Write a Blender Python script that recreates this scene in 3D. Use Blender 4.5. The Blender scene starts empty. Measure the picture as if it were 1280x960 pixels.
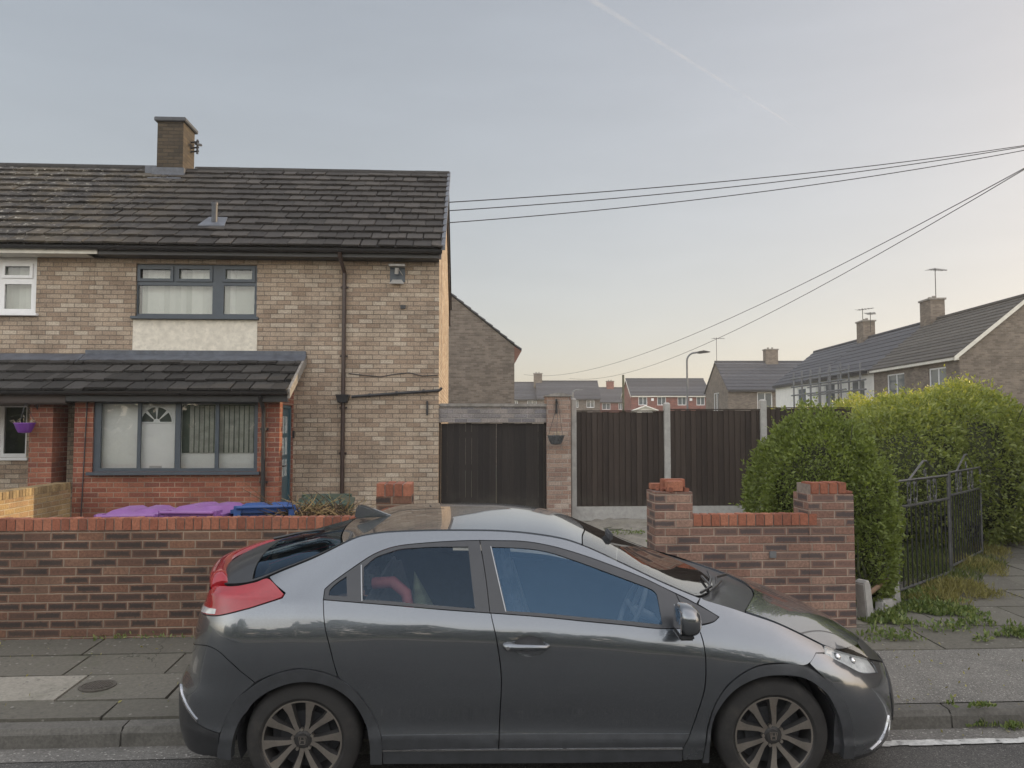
import bpy, bmesh, math, random
import numpy as np
from mathutils import Vector, Matrix
from mathutils.geometry import delaunay_2d_cdt
random.seed(7)
RNG = np.random.default_rng(11)
SC = bpy.context.scene
COL = SC.collection
R = math.radians

# ------------------------------------------------------------------ camera
FOC, YAW, PIT, CAMZ = 980.0, R(3.2), R(3.05), 2.05
_fw = np.array([math.sin(YAW)*math.cos(PIT), math.cos(YAW)*math.cos(PIT), math.sin(PIT)])
_rt = np.array([math.cos(YAW), -math.sin(YAW), 0.0])
_up = np.cross(_rt, _fw)
CAM = np.array([0, 0, CAMZ])
def _ray(px, py): return _fw + _rt*(px-640)/FOC - _up*(py-480)/FOC
def at(px, py, Y):                     # survey helper: point of a vertical plane Y = const
    d = _ray(px, py); return CAM + d*(Y/d[1])
def atD(px, py, D):                    # point at depth D along the viewing direction
    return CAM + _ray(px, py)*D
def onz(px, py, z):                    # point of a horizontal plane
    d = _ray(px, py); return CAM + d*((z-CAMZ)/d[2])
def gz(Y):                             # height of the ground going back from the road
    if Y < 5.25: return 0.0
    if Y < 7.1: return 0.12 + (Y-5.25)*0.045
    return min(0.203 + (Y-7.1)*0.045, 0.47)

# ------------------------------------------------------------------ objects
def link(o, parent=None):
    COL.objects.link(o)
    if parent is not None:
        o.parent = parent
        if parent.type == 'EMPTY': o.matrix_parent_inverse = parent.matrix_basis.inverted()
    return o
def tag(o, label=None, cat=None, group=None, kind=None):
    if label: o['label'] = label
    if cat: o['category'] = cat
    if group: o['group'] = group
    if kind: o['kind'] = kind
    return o
def thing(name, label, cat, loc=(0,0,0), rotz=0, group=None):
    o = bpy.data.objects.new(name, None); o.empty_display_size = .1
    link(o); o.location = loc; o.rotation_euler = (0, 0, rotz)
    return tag(o, label, cat, group)
def copy_tree(o, parent=None):
    c = o.copy(); COL.objects.link(c)
    if parent is not None: c.parent = parent      # keeps the copied matrix_parent_inverse
    for ch in [k for k in bpy.data.objects if k.parent == o]: copy_tree(ch, c)
    return c

class MB:
    """collects shapes, links them as ONE mesh object; faces carry uv in metres"""
    def __init__(s): s.v=[]; s.f=[]; s.uv=[]; s.mi=[]; s.at=[]
    def face(s, pts, uv=None, mi=0, a=0.0):
        b=len(s.v); s.v += [tuple(map(float,p)) for p in pts]
        s.f.append(list(range(b, b+len(pts))))
        if uv is None:
            p=[Vector(q) for q in pts]
            n=Vector((0,0,0))
            for i in range(len(p)): n += p[i].cross(p[(i+1)%len(p)])
            ax,ay,az=abs(n.x),abs(n.y),abs(n.z)
            if az>=ax and az>=ay: uv=[(q.x,q.y) for q in p]
            elif ay>=ax: uv=[(q.x,q.z) for q in p]
            else: uv=[(q.y+.1,q.z) for q in p]
        s.uv.append([tuple(map(float,u)) for u in uv]); s.mi.append(mi); s.at.append(a)
    def hexa(s, P, mi=0, a=0.0):          # 8 points: bottom ccw 0-3, top 4-7
        for q in ((0,3,2,1),(4,5,6,7),(0,1,5,4),(1,2,6,5),(2,3,7,6),(3,0,4,7)):
            s.face([P[i] for i in q], mi=mi, a=a)
    def box(s, a, b, mi=0, at=0.0, rot=None, bev=0):
        x0,y0,z0=a; x1,y1,z1=b
        P=[(x0,y0,z0),(x1,y0,z0),(x1,y1,z0),(x0,y1,z0),(x0,y0,z1),(x1,y0,z1),(x1,y1,z1),(x0,y1,z1)]
        if rot is not None:
            c=Vector(((x0+x1)/2,(y0+y1)/2,(z0+z1)/2))
            P=[tuple(rot@(Vector(p)-c)+c) for p in P]
        s.hexa(P, mi, at)
    def prism(s, poly, y0, y1, axis='y', mi=0, a=0.0):
        """extrude a 2D polygon: axis y -> poly in (x,z); axis x -> poly in (y,z); axis z -> (x,y)"""
        def P(p,t):
            return {'y':(p[0],t,p[1]),'x':(t,p[0],p[1]),'z':(p[0],p[1],t)}[axis]
        n=len(poly)
        ar=sum(poly[i][0]*poly[(i+1)%n][1]-poly[(i+1)%n][0]*poly[i][1] for i in range(n))
        if ar<0: poly=poly[::-1]
        fl = (axis=='x' or axis=='z')
        f=[P(p,y0) for p in poly]; g=[P(p,y1) for p in poly]
        s.face(f if not fl else f[::-1], mi=mi, a=a); s.face(g[::-1] if not fl else g, mi=mi, a=a)
        for i in range(n):
            j=(i+1)%n
            q=[f[i],g[i],g[j],f[j]]
            s.face(q if not fl else q[::-1], mi=mi, a=a)
    def tube(s, pts, r, n=8, mi=0, a=0.0, cap=True):
        pts=[Vector(p) for p in pts]; m=len(pts)
        rr=list(r) if hasattr(r,'__len__') else [r]*m
        rings=[]; prev=None
        for i,p in enumerate(pts):
            t=(pts[min(i+1,m-1)]-pts[max(i-1,0)])
            t = t.normalized() if t.length>1e-9 else Vector((0,0,1))
            if prev is None:
                u=t.cross(Vector((0,0,1)))
                if u.length<1e-3: u=t.cross(Vector((1,0,0)))
            else: u=prev-t*prev.dot(t)
            u.normalize(); w=t.cross(u); prev=u
            rings.append([p+(u*math.cos(2*math.pi*k/n)+w*math.sin(2*math.pi*k/n))*rr[i] for k in range(n)])
        b=len(s.v)
        for rg in rings: s.v += [tuple(q) for q in rg]
        for i in range(m-1):
            for k in range(n):
                k2=(k+1)%n
                s.f.append([b+i*n+k, b+i*n+k2, b+(i+1)*n+k2, b+(i+1)*n+k]); s.uv.append([(0,0),(1,0),(1,1),(0,1)]); s.mi.append(mi); s.at.append(a)
        if cap:
            for i,o in ((0,-1),(m-1,1)):
                ids=[b+i*n+k for k in range(n)]
                s.f.append(ids if o>0 else ids[::-1]); s.uv.append([(0,0)]*n); s.mi.append(mi); s.at.append(a)
    def lathe(s, prof, c=(0,0,0), axis='z', n=24, mi=0, a=0.0):
        b=len(s.v); m=len(prof)
        for (r,h) in prof:
            for k in range(n):
                t=2*math.pi*k/n; x,y=r*math.cos(t),r*math.sin(t)
                p={'z':(x,y,h),'y':(x,h,-y) ,'x':(h,x,y)}[axis]
                s.v.append((p[0]+c[0],p[1]+c[1],p[2]+c[2]))
        for i in range(m-1):
            for k in range(n):
                k2=(k+1)%n
                s.f.append([b+i*n+k,b+i*n+k2,b+(i+1)*n+k2,b+(i+1)*n+k]); s.uv.append([(0,0)]*4); s.mi.append(mi); s.at.append(a)
    def build(s, name, mats, parent=None, smooth=None, bevel=0, loc=None):
        me=bpy.data.meshes.new(name)
        me.from_pydata(s.v, [], s.f)
        ul=me.uv_layers.new(name='UVMap')
        flat=np.array([c for u in s.uv for c in u],dtype=np.float32).ravel()
        ul.data.foreach_set('uv', flat)
        at_=me.attributes.new('rnd','FLOAT','FACE'); at_.data.foreach_set('value', np.array(s.at,dtype=np.float32))
        mats = mats if isinstance(mats,(list,tuple)) else [mats]
        for m in mats: me.materials.append(m)
        me.polygons.foreach_set('material_index', np.array(s.mi,dtype=np.int32))
        if smooth is not None or bevel:
            bm=bmesh.new(); bm.from_mesh(me)
            bmesh.ops.remove_doubles(bm, verts=bm.verts, dist=1e-5)
            if bevel:
                bmesh.ops.bevel(bm, geom=[e for e in bm.edges if len(e.link_faces)==2 and e.calc_face_angle(0)>.5], offset=bevel, segments=2, affect='EDGES', clamp_overlap=True)
            if smooth is not None:
                for f in bm.faces: f.smooth=True
                for e in bm.edges:
                    if len(e.link_faces)==2 and e.calc_face_angle(0)>R(smooth): e.smooth=False
            bm.to_mesh(me); bm.free()
        me.update()
        o=bpy.data.objects.new(name, me); link(o, parent)
        if loc is not None: o.location=loc
        return o

def from_arrays(name, V, Fq, mat, parent=None, rnd=None, smooth=False):
    """fast mesh from numpy quads"""
    me=bpy.data.meshes.new(name)
    n=len(V); m=len(Fq); k=Fq.shape[1]
    me.vertices.add(n); me.vertices.foreach_set('co', V.astype(np.float32).ravel())
    me.loops.add(m*k); me.loops.foreach_set('vertex_index', Fq.astype(np.int32).ravel())
    me.polygons.add(m); me.polygons.foreach_set('loop_start', np.arange(0,m*k,k,dtype=np.int32))
    me.polygons.foreach_set('loop_total', np.full(m,k,dtype=np.int32))
    if smooth: me.polygons.foreach_set('use_smooth', np.ones(m,dtype=bool))
    if rnd is not None:
        a=me.attributes.new('rnd','FLOAT','FACE'); a.data.foreach_set('value', rnd.astype(np.float32))
    me.update(calc_edges=True); me.validate()
    me.materials.append(mat)
    o=bpy.data.objects.new(name, me); return link(o, parent)

# ------------------------------------------------------------------ materials
class NT:
    def __init__(s, name):
        s.m=bpy.data.materials.new(name); s.m.use_nodes=True; s.t=s.m.node_tree; s.t.nodes.clear()
        s.out=s.n('ShaderNodeOutputMaterial')
    def n(s, typ, **kw):
        nd=s.t.nodes.new(typ)
        for k,v in kw.items():
            if k.startswith('i_'):
                nd.inputs[k[2:].replace('_',' ')].default_value=v
            else: setattr(nd,k,v)
        return nd
    def L(s, a, b): s.t.links.new(a,b)
    def val(s, sock, v):
        if isinstance(v, bpy.types.NodeSocket): s.L(v, sock)
        else: sock.default_value=v
    def M(s, op, a, b=0.0, c=None, clamp=False):
        nd=s.n('ShaderNodeMath', operation=op); nd.use_clamp=clamp
        s.val(nd.inputs[0],a); s.val(nd.inputs[1],b)
        if c is not None: s.val(nd.inputs[2],c)
        return nd.outputs[0]
    def smooth(s, x, lo, hi, to0=0.0, to1=1.0):
        nd=s.n('ShaderNodeMapRange', interpolation_type='SMOOTHSTEP')
        s.val(nd.inputs[0],x); nd.inputs[1].default_value=lo; nd.inputs[2].default_value=hi
        nd.inputs[3].default_value=to0; nd.inputs[4].default_value=to1
        return nd.outputs[0]
    def mix(s, f, a, b, mode='MIX'):
        nd=s.n('ShaderNodeMix', data_type='RGBA', blend_type=mode)
        s.val(nd.inputs[0],f)
        for k,v in ((6,a),(7,b)):
            if isinstance(v, bpy.types.NodeSocket): s.L(v, nd.inputs[k])
            else: nd.inputs[k].default_value=(*v,1) if len(v)==3 else v
        return nd.outputs[2]
    def noise(s, vec, scale, detail=4, rough=.55, dim='3D'):
        nd=s.n('ShaderNodeTexNoise', noise_dimensions=dim)
        if vec is not None: s.L(vec, nd.inputs['Vector'])
        nd.inputs['Scale'].default_value=scale; nd.inputs['Detail'].default_value=detail; nd.inputs['Roughness'].default_value=rough
        return nd.outputs['Fac'], nd.outputs['Color']
    def ramp(s, f, stops, interp='LINEAR'):
        nd=s.n('ShaderNodeValToRGB'); cr=nd.color_ramp; cr.interpolation=interp
        while len(cr.elements)<len(stops): cr.elements.new(.5)
        for e,(p,c) in zip(cr.elements,stops): e.position=p; e.color=(*c,1)
        s.L(f, nd.inputs[0]); return nd.outputs[0]
    def coords(s, kind='Object'):
        return s.n('ShaderNodeTexCoord').outputs[kind]
    def bsdf(s, color, rough=.6, metallic=0.0, bump=None, bdist=.01, bstr=.6, **kw):
        p=s.n('ShaderNodeBsdfPrincipled')
        if isinstance(color, bpy.types.NodeSocket): s.L(color,p.inputs['Base Color'])
        else: p.inputs['Base Color'].default_value=(*color,1)
        s.val(p.inputs['Roughness'],rough); s.val(p.inputs['Metallic'],metallic)
        for k,v in kw.items(): s.val(p.inputs[k.replace('_',' ')],v)
        if bump is not None:
            b=s.n('ShaderNodeBump'); b.inputs['Distance'].default_value=bdist; b.inputs['Strength'].default_value=bstr
            s.L(bump,b.inputs['Height']); s.L(b.outputs[0],p.inputs['Normal'])
        s.p=p
        return p.outputs[0]
    def done(s, shader):
        s.L(shader, s.out.inputs['Surface']); return s.m

def simple(name, col, rough=.5, metallic=0.0, var=.12, scale=6.0, bump=0.0, dirt=None, **kw):
    t=NT(name); co=t.coords()
    f,_=t.noise(co, scale, 5); f2,_=t.noise(co, scale*9, 3)
    k=t.M('ADD', t.M('MULTIPLY',f,.7), t.M('MULTIPLY',f2,.3))
    c=t.mix(t.smooth(k,.3,.7), tuple(x*(1-var) for x in col), tuple(min(1,x*(1+var)) for x in col))
    if dirt:
        d,_=t.noise(co, scale*.5, 6, .65)
        c=t.mix(t.smooth(d,.5,.72,0,dirt[1]), c, dirt[0])
    r=t.M('ADD', rough-.06, t.M('MULTIPLY',f,.12))
    return t.done(t.bsdf(c, r, metallic, bump=(f2 if bump else None), bdist=bump or .01, **kw))

def brick_mat(name, cols, mortar, core=None, core_amt=.5, w=.225, h=.075, m=.010, rough=.85, stain=None, bond=.5, soft=.003, bump=.006, warp=.003):
    t=NT(name); uv=t.n('ShaderNodeUVMap', uv_map='UVMap').outputs[0]
    nf,nc=t.noise(uv, 14, 3, dim='2D')
    sx=t.n('ShaderNodeSeparateXYZ'); t.L(uv,sx.inputs[0]); sc=t.n('ShaderNodeSeparateColor'); t.L(nc,sc.inputs[0])
    u=t.M('ADD',sx.outputs[0], t.M('MULTIPLY',t.M('SUBTRACT',sc.outputs[0],.5),warp*2))
    v=t.M('ADD',sx.outputs[1], t.M('MULTIPLY',t.M('SUBTRACT',sc.outputs[1],.5),warp*2))
    vr=t.M('DIVIDE',v,h); row=t.M('FLOOR',vr)
    wr=t.n('ShaderNodeTexWhiteNoise', noise_dimensions='1D'); t.L(row,wr.inputs['W'])
    us=t.M('ADD', t.M('DIVIDE',u,w), t.M('MULTIPLY',t.M('MODULO',t.M('ADD',row,200.0),2.0),bond))
    us=t.M('ADD',us,t.M('MULTIPLY',wr.outputs[0],.12))
    colm=t.M('FLOOR',us)
    fx=t.M('SUBTRACT',us,colm); fy=t.M('SUBTRACT',vr,row)
    dx=t.M('MULTIPLY',t.M('MINIMUM',fx,t.M('SUBTRACT',1.0,fx)),w)
    dy=t.M('MULTIPLY',t.M('MINIMUM',fy,t.M('SUBTRACT',1.0,fy)),h)
    d=t.M('MINIMUM',dx,dy)
    mask=t.smooth(d, m/2-soft, m/2+soft)
    cx=t.n('ShaderNodeCombineXYZ'); t.L(colm,cx.inputs[0]); t.L(row,cx.inputs[1])
    wn=t.n('ShaderNodeTexWhiteNoise', noise_dimensions='2D'); t.L(cx.outputs[0],wn.inputs['Vector'])
    sr=t.n('ShaderNodeSeparateColor'); t.L(wn.outputs['Color'],sr.inputs[0])
    n=len(cols)
    bc=t.ramp(sr.outputs[0], [((i+.5)/n,c) for i,c in enumerate(cols)])
    g1,_=t.noise(uv, 45, 4, .65, '2D'); g2,_=t.noise(uv, 2.2, 4, .6, '2D')
    bc=t.mix(1.0, bc, t.ramp(g1,[(.3,(.72,.72,.72)),(.7,(1.25,1.25,1.25))]), 'MULTIPLY')
    if core is not None:
        cm=t.smooth(t.M('ADD',d,t.M('MULTIPLY',t.M('SUBTRACT',g1,.5),.045)), .003, .027)
        sel=t.smooth(sr.outputs[1], 1-core_amt-.25, 1-core_amt+.25)
        bc=t.mix(t.M('MULTIPLY',t.M('MULTIPLY',cm,sel),.9), bc, core)
    mc=t.mix(t.smooth(g2,.3,.7), tuple(x*.75 for x in mortar), mortar)
    c=t.mix(mask, mc, bc)
    c=t.mix(1.0, c, t.ramp(g2,[(.3,(.84,.84,.84)),(.7,(1.1,1.1,1.1))]), 'MULTIPLY')
    if stain:
        st,_=t.noise(uv, .9, 6, .7, '2D')
        c=t.mix(t.smooth(st,.52,.7,0,stain[1]), c, stain[0])
    hgt=t.M('ADD',mask,t.M('MULTIPLY',g1,.35))
    return t.done(t.bsdf(c, rough, bump=hgt, bdist=bump, bstr=.8))

def rnd_mat(name, stops, rough=.8, noise_amt=.25, scale=25, bump=.004, blotch=None, metallic=0, cracks=False, **kw):
    """colour picked per face from the 'rnd' attribute (each tile, slab or brick has its own tone)"""
    t=NT(name); a=t.n('ShaderNodeAttribute', attribute_name='rnd').outputs['Fac']
    c=t.ramp(a, stops); co=t.coords()
    f,_=t.noise(co, scale, 5, .65)
    c=t.mix(1.0,c,t.ramp(f,[(.3,(1-noise_amt,)*3),(.7,(1+noise_amt,)*3)]),'MULTIPLY')
    for b in (blotch or []):
        col,sc,lo,hi,amt=b[:5]
        g,_=t.noise(co, sc, 6, .7)
        k=t.smooth(g,lo,hi,0,amt)
        if len(b)>5:      # fade with x between two positions (object space)
            sx=t.n('ShaderNodeSeparateXYZ'); t.L(co,sx.inputs[0])
            k=t.M('MULTIPLY',k,t.smooth(sx.outputs[0],b[5],b[6],1,0))
        c=t.mix(k,c,col)
    if cracks:
        vo=t.n('ShaderNodeTexVoronoi', feature='DISTANCE_TO_EDGE'); vo.inputs['Scale'].default_value=1.3
        wv=t.n('ShaderNodeVectorMath',operation='ADD'); _,nc=t.noise(co,3,4,.6); sv_=t.n('ShaderNodeVectorMath',operation='SCALE'); t.L(nc,sv_.inputs[0]); sv_.inputs[3].default_value=.35
        t.L(co,wv.inputs[0]); t.L(sv_.outputs[0],wv.inputs[1]); t.L(wv.outputs[0],vo.inputs['Vector'])
        g,_=t.noise(co,.9,3,.5); k=t.M('MULTIPLY',t.smooth(vo.outputs['Distance'],.006,.001),t.smooth(g,.52,.60))
        c=t.mix(k,c,(.03,.032,.02))
        sp_=t.n('ShaderNodeTexVoronoi'); sp_.inputs['Scale'].default_value=26; t.L(co,sp_.inputs['Vector']); ss_=t.n('ShaderNodeSeparateColor'); t.L(sp_.outputs['Color'],ss_.inputs[0])
        k=t.M('MULTIPLY',t.smooth(sp_.outputs['Distance'],.34,.22),t.smooth(ss_.outputs[0],.88,.90)); c=t.mix(t.M('MULTIPLY',k,.55),c,(.30,.29,.26))
        k=t.M('MULTIPLY',t.smooth(sp_.outputs['Distance'],.40,.25),t.smooth(ss_.outputs[1],.90,.92)); c=t.mix(t.M('MULTIPLY',k,.6),c,(.05,.048,.042))
    return t.done(t.bsdf(c,rough,metallic,bump=f,bdist=bump,**kw))

def leaf_mat(name, stops, trans=.35, rough=.45):
    t=NT(name); a=t.n('ShaderNodeAttribute', attribute_name='rnd').outputs['Fac']
    c=t.ramp(a,stops)
    s=t.bsdf(c,rough,Specular_IOR_Level=.4)
    tr=t.n('ShaderNodeBsdfTranslucent'); t.L(t.mix(1.0,c,(1.5,1.55,.7),'MULTIPLY'),tr.inputs[0])
    mx=t.n('ShaderNodeMixShader'); mx.inputs[0].default_value=trans
    t.L(s,mx.inputs[1]); t.L(tr.outputs[0],mx.inputs[2])
    return t.done(mx.outputs[0])

def glass_mat(name, tint, base_refl=.05, rough=.0, refl=(1,1,1)):
    """window glass: clear see-through plus mirror reflection that grows at grazing angles"""
    t=NT(name)
    tr=t.n('ShaderNodeBsdfTransparent'); tr.inputs[0].default_value=(*tint,1)
    gl=t.n('ShaderNodeBsdfGlossy'); gl.inputs[0].default_value=(*refl,1); gl.inputs['Roughness'].default_value=rough
    fr=t.n('ShaderNodeFresnel'); fr.inputs[0].default_value=1.5
    f=t.M('ADD',fr.outputs[0],base_refl,clamp=True)
    mx=t.n('ShaderNodeMixShader'); t.L(f,mx.inputs[0]); t.L(tr.outputs[0],mx.inputs[1]); t.L(gl.outputs[0],mx.inputs[2])
    return t.done(mx.outputs[0])

# ------------------------------------------------------------------ foliage
def leaf_cloud(P, Nrm, size, rng, aspect=.45, up=.25, spread=.9):
    """one bent leaf (two triangles folded along the midrib -> one quad rhombus) per point"""
    n=len(P)
    d=Nrm+rng.normal(0,spread,(n,3)); d[:,2]+=up
    d/=np.linalg.norm(d,axis=1)[:,None]+1e-9                    # growing direction
    r=rng.normal(0,1,(n,3)); s=np.cross(d,r); s/=np.linalg.norm(s,axis=1)[:,None]+1e-9
    L=size*rng.uniform(.6,1.35,n)[:,None]; W=L*aspect
    nn=np.cross(s,d)
    a=P; b=P+d*L*.5+s*W*.5+nn*L*.06; c=P+d*L; e=P+d*L*.5-s*W*.5+nn*L*.06
    V=np.stack([a,b,c,e],1).reshape(-1,3); F=np.arange(4*n).reshape(-1,4)
    return V,F
# ================================================================== MATERIALS
MT={}
MT['brick_tan']=brick_mat('tan stock brick',[(.27,.20,.145),(.325,.25,.185),(.355,.28,.21),(.39,.32,.245),(.335,.255,.185),(.42,.355,.28)],(.20,.165,.13),m=.012,stain=((.10,.085,.07),.35))
MT['brick_grey']=brick_mat('weathered tan brick',[(.15,.12,.10),(.21,.175,.145),(.26,.22,.19),(.30,.26,.22),(.23,.17,.15)],(.30,.27,.24),m=.012,stain=((.12,.10,.09),.4))
MT['brick_red']=brick_mat('red porch brick',[(.19,.062,.038),(.24,.085,.05),(.28,.105,.062),(.205,.06,.038),(.165,.058,.04)],(.31,.23,.17),m=.011,stain=((.13,.06,.04),.25))
MT['brick_rustic']=brick_mat('rustic dark faced brick',[(.165,.082,.052),(.20,.10,.06),(.145,.072,.047),(.19,.105,.068)],(.27,.205,.15),core=(.028,.024,.022),core_amt=.68,m=.011,stain=((.09,.06,.045),.3))
MT['brick_rustic_pink']=brick_mat('rustic pink brick',[(.215,.12,.088),(.255,.138,.10),(.195,.108,.08),(.28,.175,.13)],(.33,.26,.205),core=(.06,.05,.05),core_amt=.5,m=.010,stain=((.13,.09,.08),.3))
MT['brick_yellow']=brick_mat('yellow garden wall brick',[(.30,.21,.10),(.36,.26,.13),(.25,.165,.085),(.33,.22,.12)],(.42,.36,.26),m=.011,stain=((.14,.10,.06),.3))
MT['brick_pink']=brick_mat('pale pink weathered brick',[(.27,.19,.15),(.33,.24,.19),(.23,.15,.12),(.30,.20,.15),(.36,.29,.24)],(.34,.30,.26),m=.011,stain=((.15,.11,.09),.35))
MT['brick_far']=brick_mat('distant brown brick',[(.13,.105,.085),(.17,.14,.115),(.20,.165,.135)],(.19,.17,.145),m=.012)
MT['brick_farred']=brick_mat('distant red brick',[(.17,.055,.045),(.21,.07,.055),(.24,.085,.065)],(.24,.17,.14),m=.012)
MT['soldier']=rnd_mat('red soldier bricks',[(0,(.17,.060,.036)),(.5,(.26,.09,.05)),(1,(.33,.13,.075))],.8,.3,60,.004,blotch=[((.08,.055,.045),7,.55,.72,.5)])
MT['mortar']=simple('mortar',(.22,.18,.15),.95,var=.25,scale=30,bump=.003)
MT['tile']=rnd_mat('dark concrete roof tile',[(0,(.024,.023,.022)),(.6,(.040,.038,.036)),(1,(.056,.053,.050))],.75,.3,30,.004,
   blotch=[((.012,.011,.010),9,.62,.70,.9),((.11,.105,.085),3.0,.62,.8,.35)],Specular_IOR_Level=.3)
MT['tile_moss']=rnd_mat('lichened concrete roof tile',[(0,(.024,.022,.021)),(.6,(.039,.036,.034)),(1,(.055,.050,.046))],.8,.35,30,.004,
   blotch=[((.012,.011,.010),9,.6,.7,.9),((.10,.082,.055),1.6,.42,.60,.6,-7.0,-4.2),((.45,.43,.37),11,.585,.63,.9,-9.0,-4.8)],Specular_IOR_Level=.3)
MT['tile_far']=rnd_mat('distant slate roof',[(0,(.040,.042,.050)),(1,(.070,.072,.082))],.7,.2,4,.004)
MT['tile_brown']=rnd_mat('distant brown tile roof',[(0,(.055,.050,.045)),(1,(.085,.078,.068))],.75,.2,4,.004)
MT['lead']=simple('lead flashing',(.085,.095,.115),.5,var=.3,scale=8,bump=.004)
MT['lead_dark']=simple('dark lead',(.045,.05,.06),.5,var=.3,scale=8)
MT['satin_grey']=simple('satin grey metal',(.5,.5,.5),.4,.4)
MT['black_pl']=simple('black gutter plastic',(.020,.020,.022),.4,var=.25,scale=10)
MT['brown_pl']=simple('brown pipe plastic',(.040,.024,.020),.4,var=.25,scale=12)
MT['grey_frame']=simple('slate blue window frame',(.052,.068,.086),.42,var=.10,scale=10)
MT['white_frame']=simple('white upvc frame',(.72,.73,.74),.35,var=.05,scale=8)
MT['white_paint']=simple('white fascia paint',(.62,.60,.54),.55,var=.12,scale=6)
MT['render']=simple('cream roughcast render',(.66,.62,.53),.95,var=.16,scale=18,bump=.010,dirt=((.36,.33,.28),.5))
MT['teal_door']=simple('teal door paint',(.045,.095,.12),.35,var=.1,scale=6)
MT['white_door']=simple('white door skin',(.86,.86,.85),.4,var=.03,scale=5)
MT['cream_wall']=simple('cream plaster',(.84,.84,.81),.8,var=.05,scale=3)
MT['blind']=rnd_mat('vertical blind fabric',[(0,(.60,.64,.58)),(1,(.86,.89,.83))],.8,.05,10,.0)
MT['glass']=glass_mat('window glass',(.93,.95,.95),.04)
MT['glass_dark']=glass_mat('dim window glass',(.55,.60,.60),.08)
MT['room']=simple('dim room',(.22,.21,.19),.9,var=.2,scale=3)
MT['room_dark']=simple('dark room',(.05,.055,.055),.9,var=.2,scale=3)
MT['wood_dark']=NT('dark stained timber')
def _wood(t,c0,c1,c2):
    co=t.coords(); mp=t.n('ShaderNodeMapping'); t.L(co,mp.inputs[0]); mp.inputs['Scale'].default_value=(14,14,.9)
    f,_=t.noise(mp.outputs[0],2.0,6,.65); a=t.n('ShaderNodeAttribute',attribute_name='rnd').outputs['Fac']
    k=t.M('ADD',t.M('MULTIPLY',f,.65),t.M('MULTIPLY',a,.35))
    c=t.ramp(k,[(.25,c0),(.5,c1),(.8,c2)]); z_=t.n('ShaderNodeSeparateXYZ'); t.L(co,z_.inputs[0]); dn,_=t.noise(co,3,5,.7); c=t.mix(t.M('MULTIPLY',t.smooth(z_.outputs[2],1.05,.5,0,.7),t.smooth(dn,.35,.65)),c,(.075,.068,.055)); w2,_=t.noise(mp.outputs[0],7,4,.7); c=t.mix(t.smooth(w2,.60,.75,0,.45),c,tuple(x*2.2 for x in c2))
    return t.done(t.bsdf(c,.8,bump=f,bdist=.004))
MT['wood_dark']=_wood(MT['wood_dark'],(.009,.0065,.0055),(.014,.0105,.009),(.023,.018,.015))
MT['wood_fence']=_wood(NT('brown fence timber'),(.020,.0135,.010),(.036,.025,.019),(.058,.043,.034))
MT['wood_rail']=_wood(NT('bare timber rail'),(.20,.12,.07),(.27,.17,.10),(.33,.22,.14))
MT['pole_wood']=simple('weathered pole timber',(.085,.065,.05),.9,var=.3,scale=8)
MT['concrete']=simple('concrete post',(.36,.35,.33),.9,var=.18,scale=14,bump=.004,dirt=((.20,.19,.165),.5))
MT['coping']=simple('weathered coping stone',(.24,.225,.205),.95,var=.3,scale=12,bump=.008,dirt=((.08,.075,.06),.6))
MT['iron']=simple('black painted iron',(.022,.022,.024),.38,var=.3,scale=20)
MT['iron_worn']=simple('worn grey iron',(.10,.10,.10),.45,.3,var=.4,scale=15)
MT['galv']=simple('grey lamp column',(.16,.165,.17),.5,.2,var=.15,scale=3)
MT['wire']=simple('black cable',(.035,.035,.04),.6)
MT['asphalt']=NT('worn asphalt')
def _asphalt(t,c0,c1,scale=160):
    co=t.coords(); v=t.n('ShaderNodeTexVoronoi'); t.L(co,v.inputs['Vector']); v.inputs['Scale'].default_value=scale
    f,_=t.noise(co,1.3,6,.65); g,_=t.noise(co,90,3,.6)
    s=t.n('ShaderNodeSeparateColor'); t.L(v.outputs['Color'],s.inputs[0])
    c=t.mix(t.smooth(t.M('ADD',t.M('MULTIPLY',s.outputs[0],.6),t.M('MULTIPLY',g,.4)),.2,.8),c0,c1)
    c=t.mix(1.0,c,t.ramp(f,[(.3,(.78,.78,.78)),(.7,(1.2,1.19,1.17))]),'MULTIPLY')
    c=t.mix(t.smooth(s.outputs[1],.93,.99,0,.7),c,tuple(min(1,x*2.6) for x in c1))
    h=t.M('ADD',v.outputs['Distance'],t.M('MULTIPLY',g,.5))
    return t.done(t.bsdf(c,.9,bump=h,bdist=.004,bstr=.8))
MT['asphalt']=_asphalt(MT['asphalt'],(.042,.041,.039),(.098,.094,.087))
MT['asphalt_path']=_asphalt(NT('footway asphalt'),(.105,.10,.09),(.18,.172,.155),140)
MT['channel']=_asphalt(NT('gutter concrete'),(.11,.105,.095),(.165,.158,.145),90)
MT['slab']=rnd_mat('concrete paving slab',[(0,(.088,.082,.066)),(.45,(.122,.114,.093)),(.8,(.142,.133,.11)),(1,(.235,.22,.185))],.9,.22,40,.003,
   blotch=[((.075,.078,.05),2.2,.54,.72,.5),((.08,.075,.068),9,.6,.75,.45)],cracks=True)
MT['joint']=simple('mossy joint soil',(.060,.062,.038),.95,var=.45,scale=20,bump=.01)
MT['kerb']=rnd_mat('granite kerb',[(0,(.085,.08,.07)),(1,(.13,.123,.108))],.9,.28,50,.004,blotch=[((.055,.052,.045),4,.5,.7,.6)])
MT['soil']=simple('garden soil and grit',(.13,.115,.085),.95,var=.45,scale=9,bump=.02)
MT['drive']=simple('cracked driveway concrete',(.21,.195,.165),.95,var=.3,scale=5,bump=.01,dirt=((.10,.095,.06),.75))
MT['grass_ground']=simple('rough grass ground',(.085,.10,.045),.95,var=.4,scale=4,bump=.02)
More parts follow.
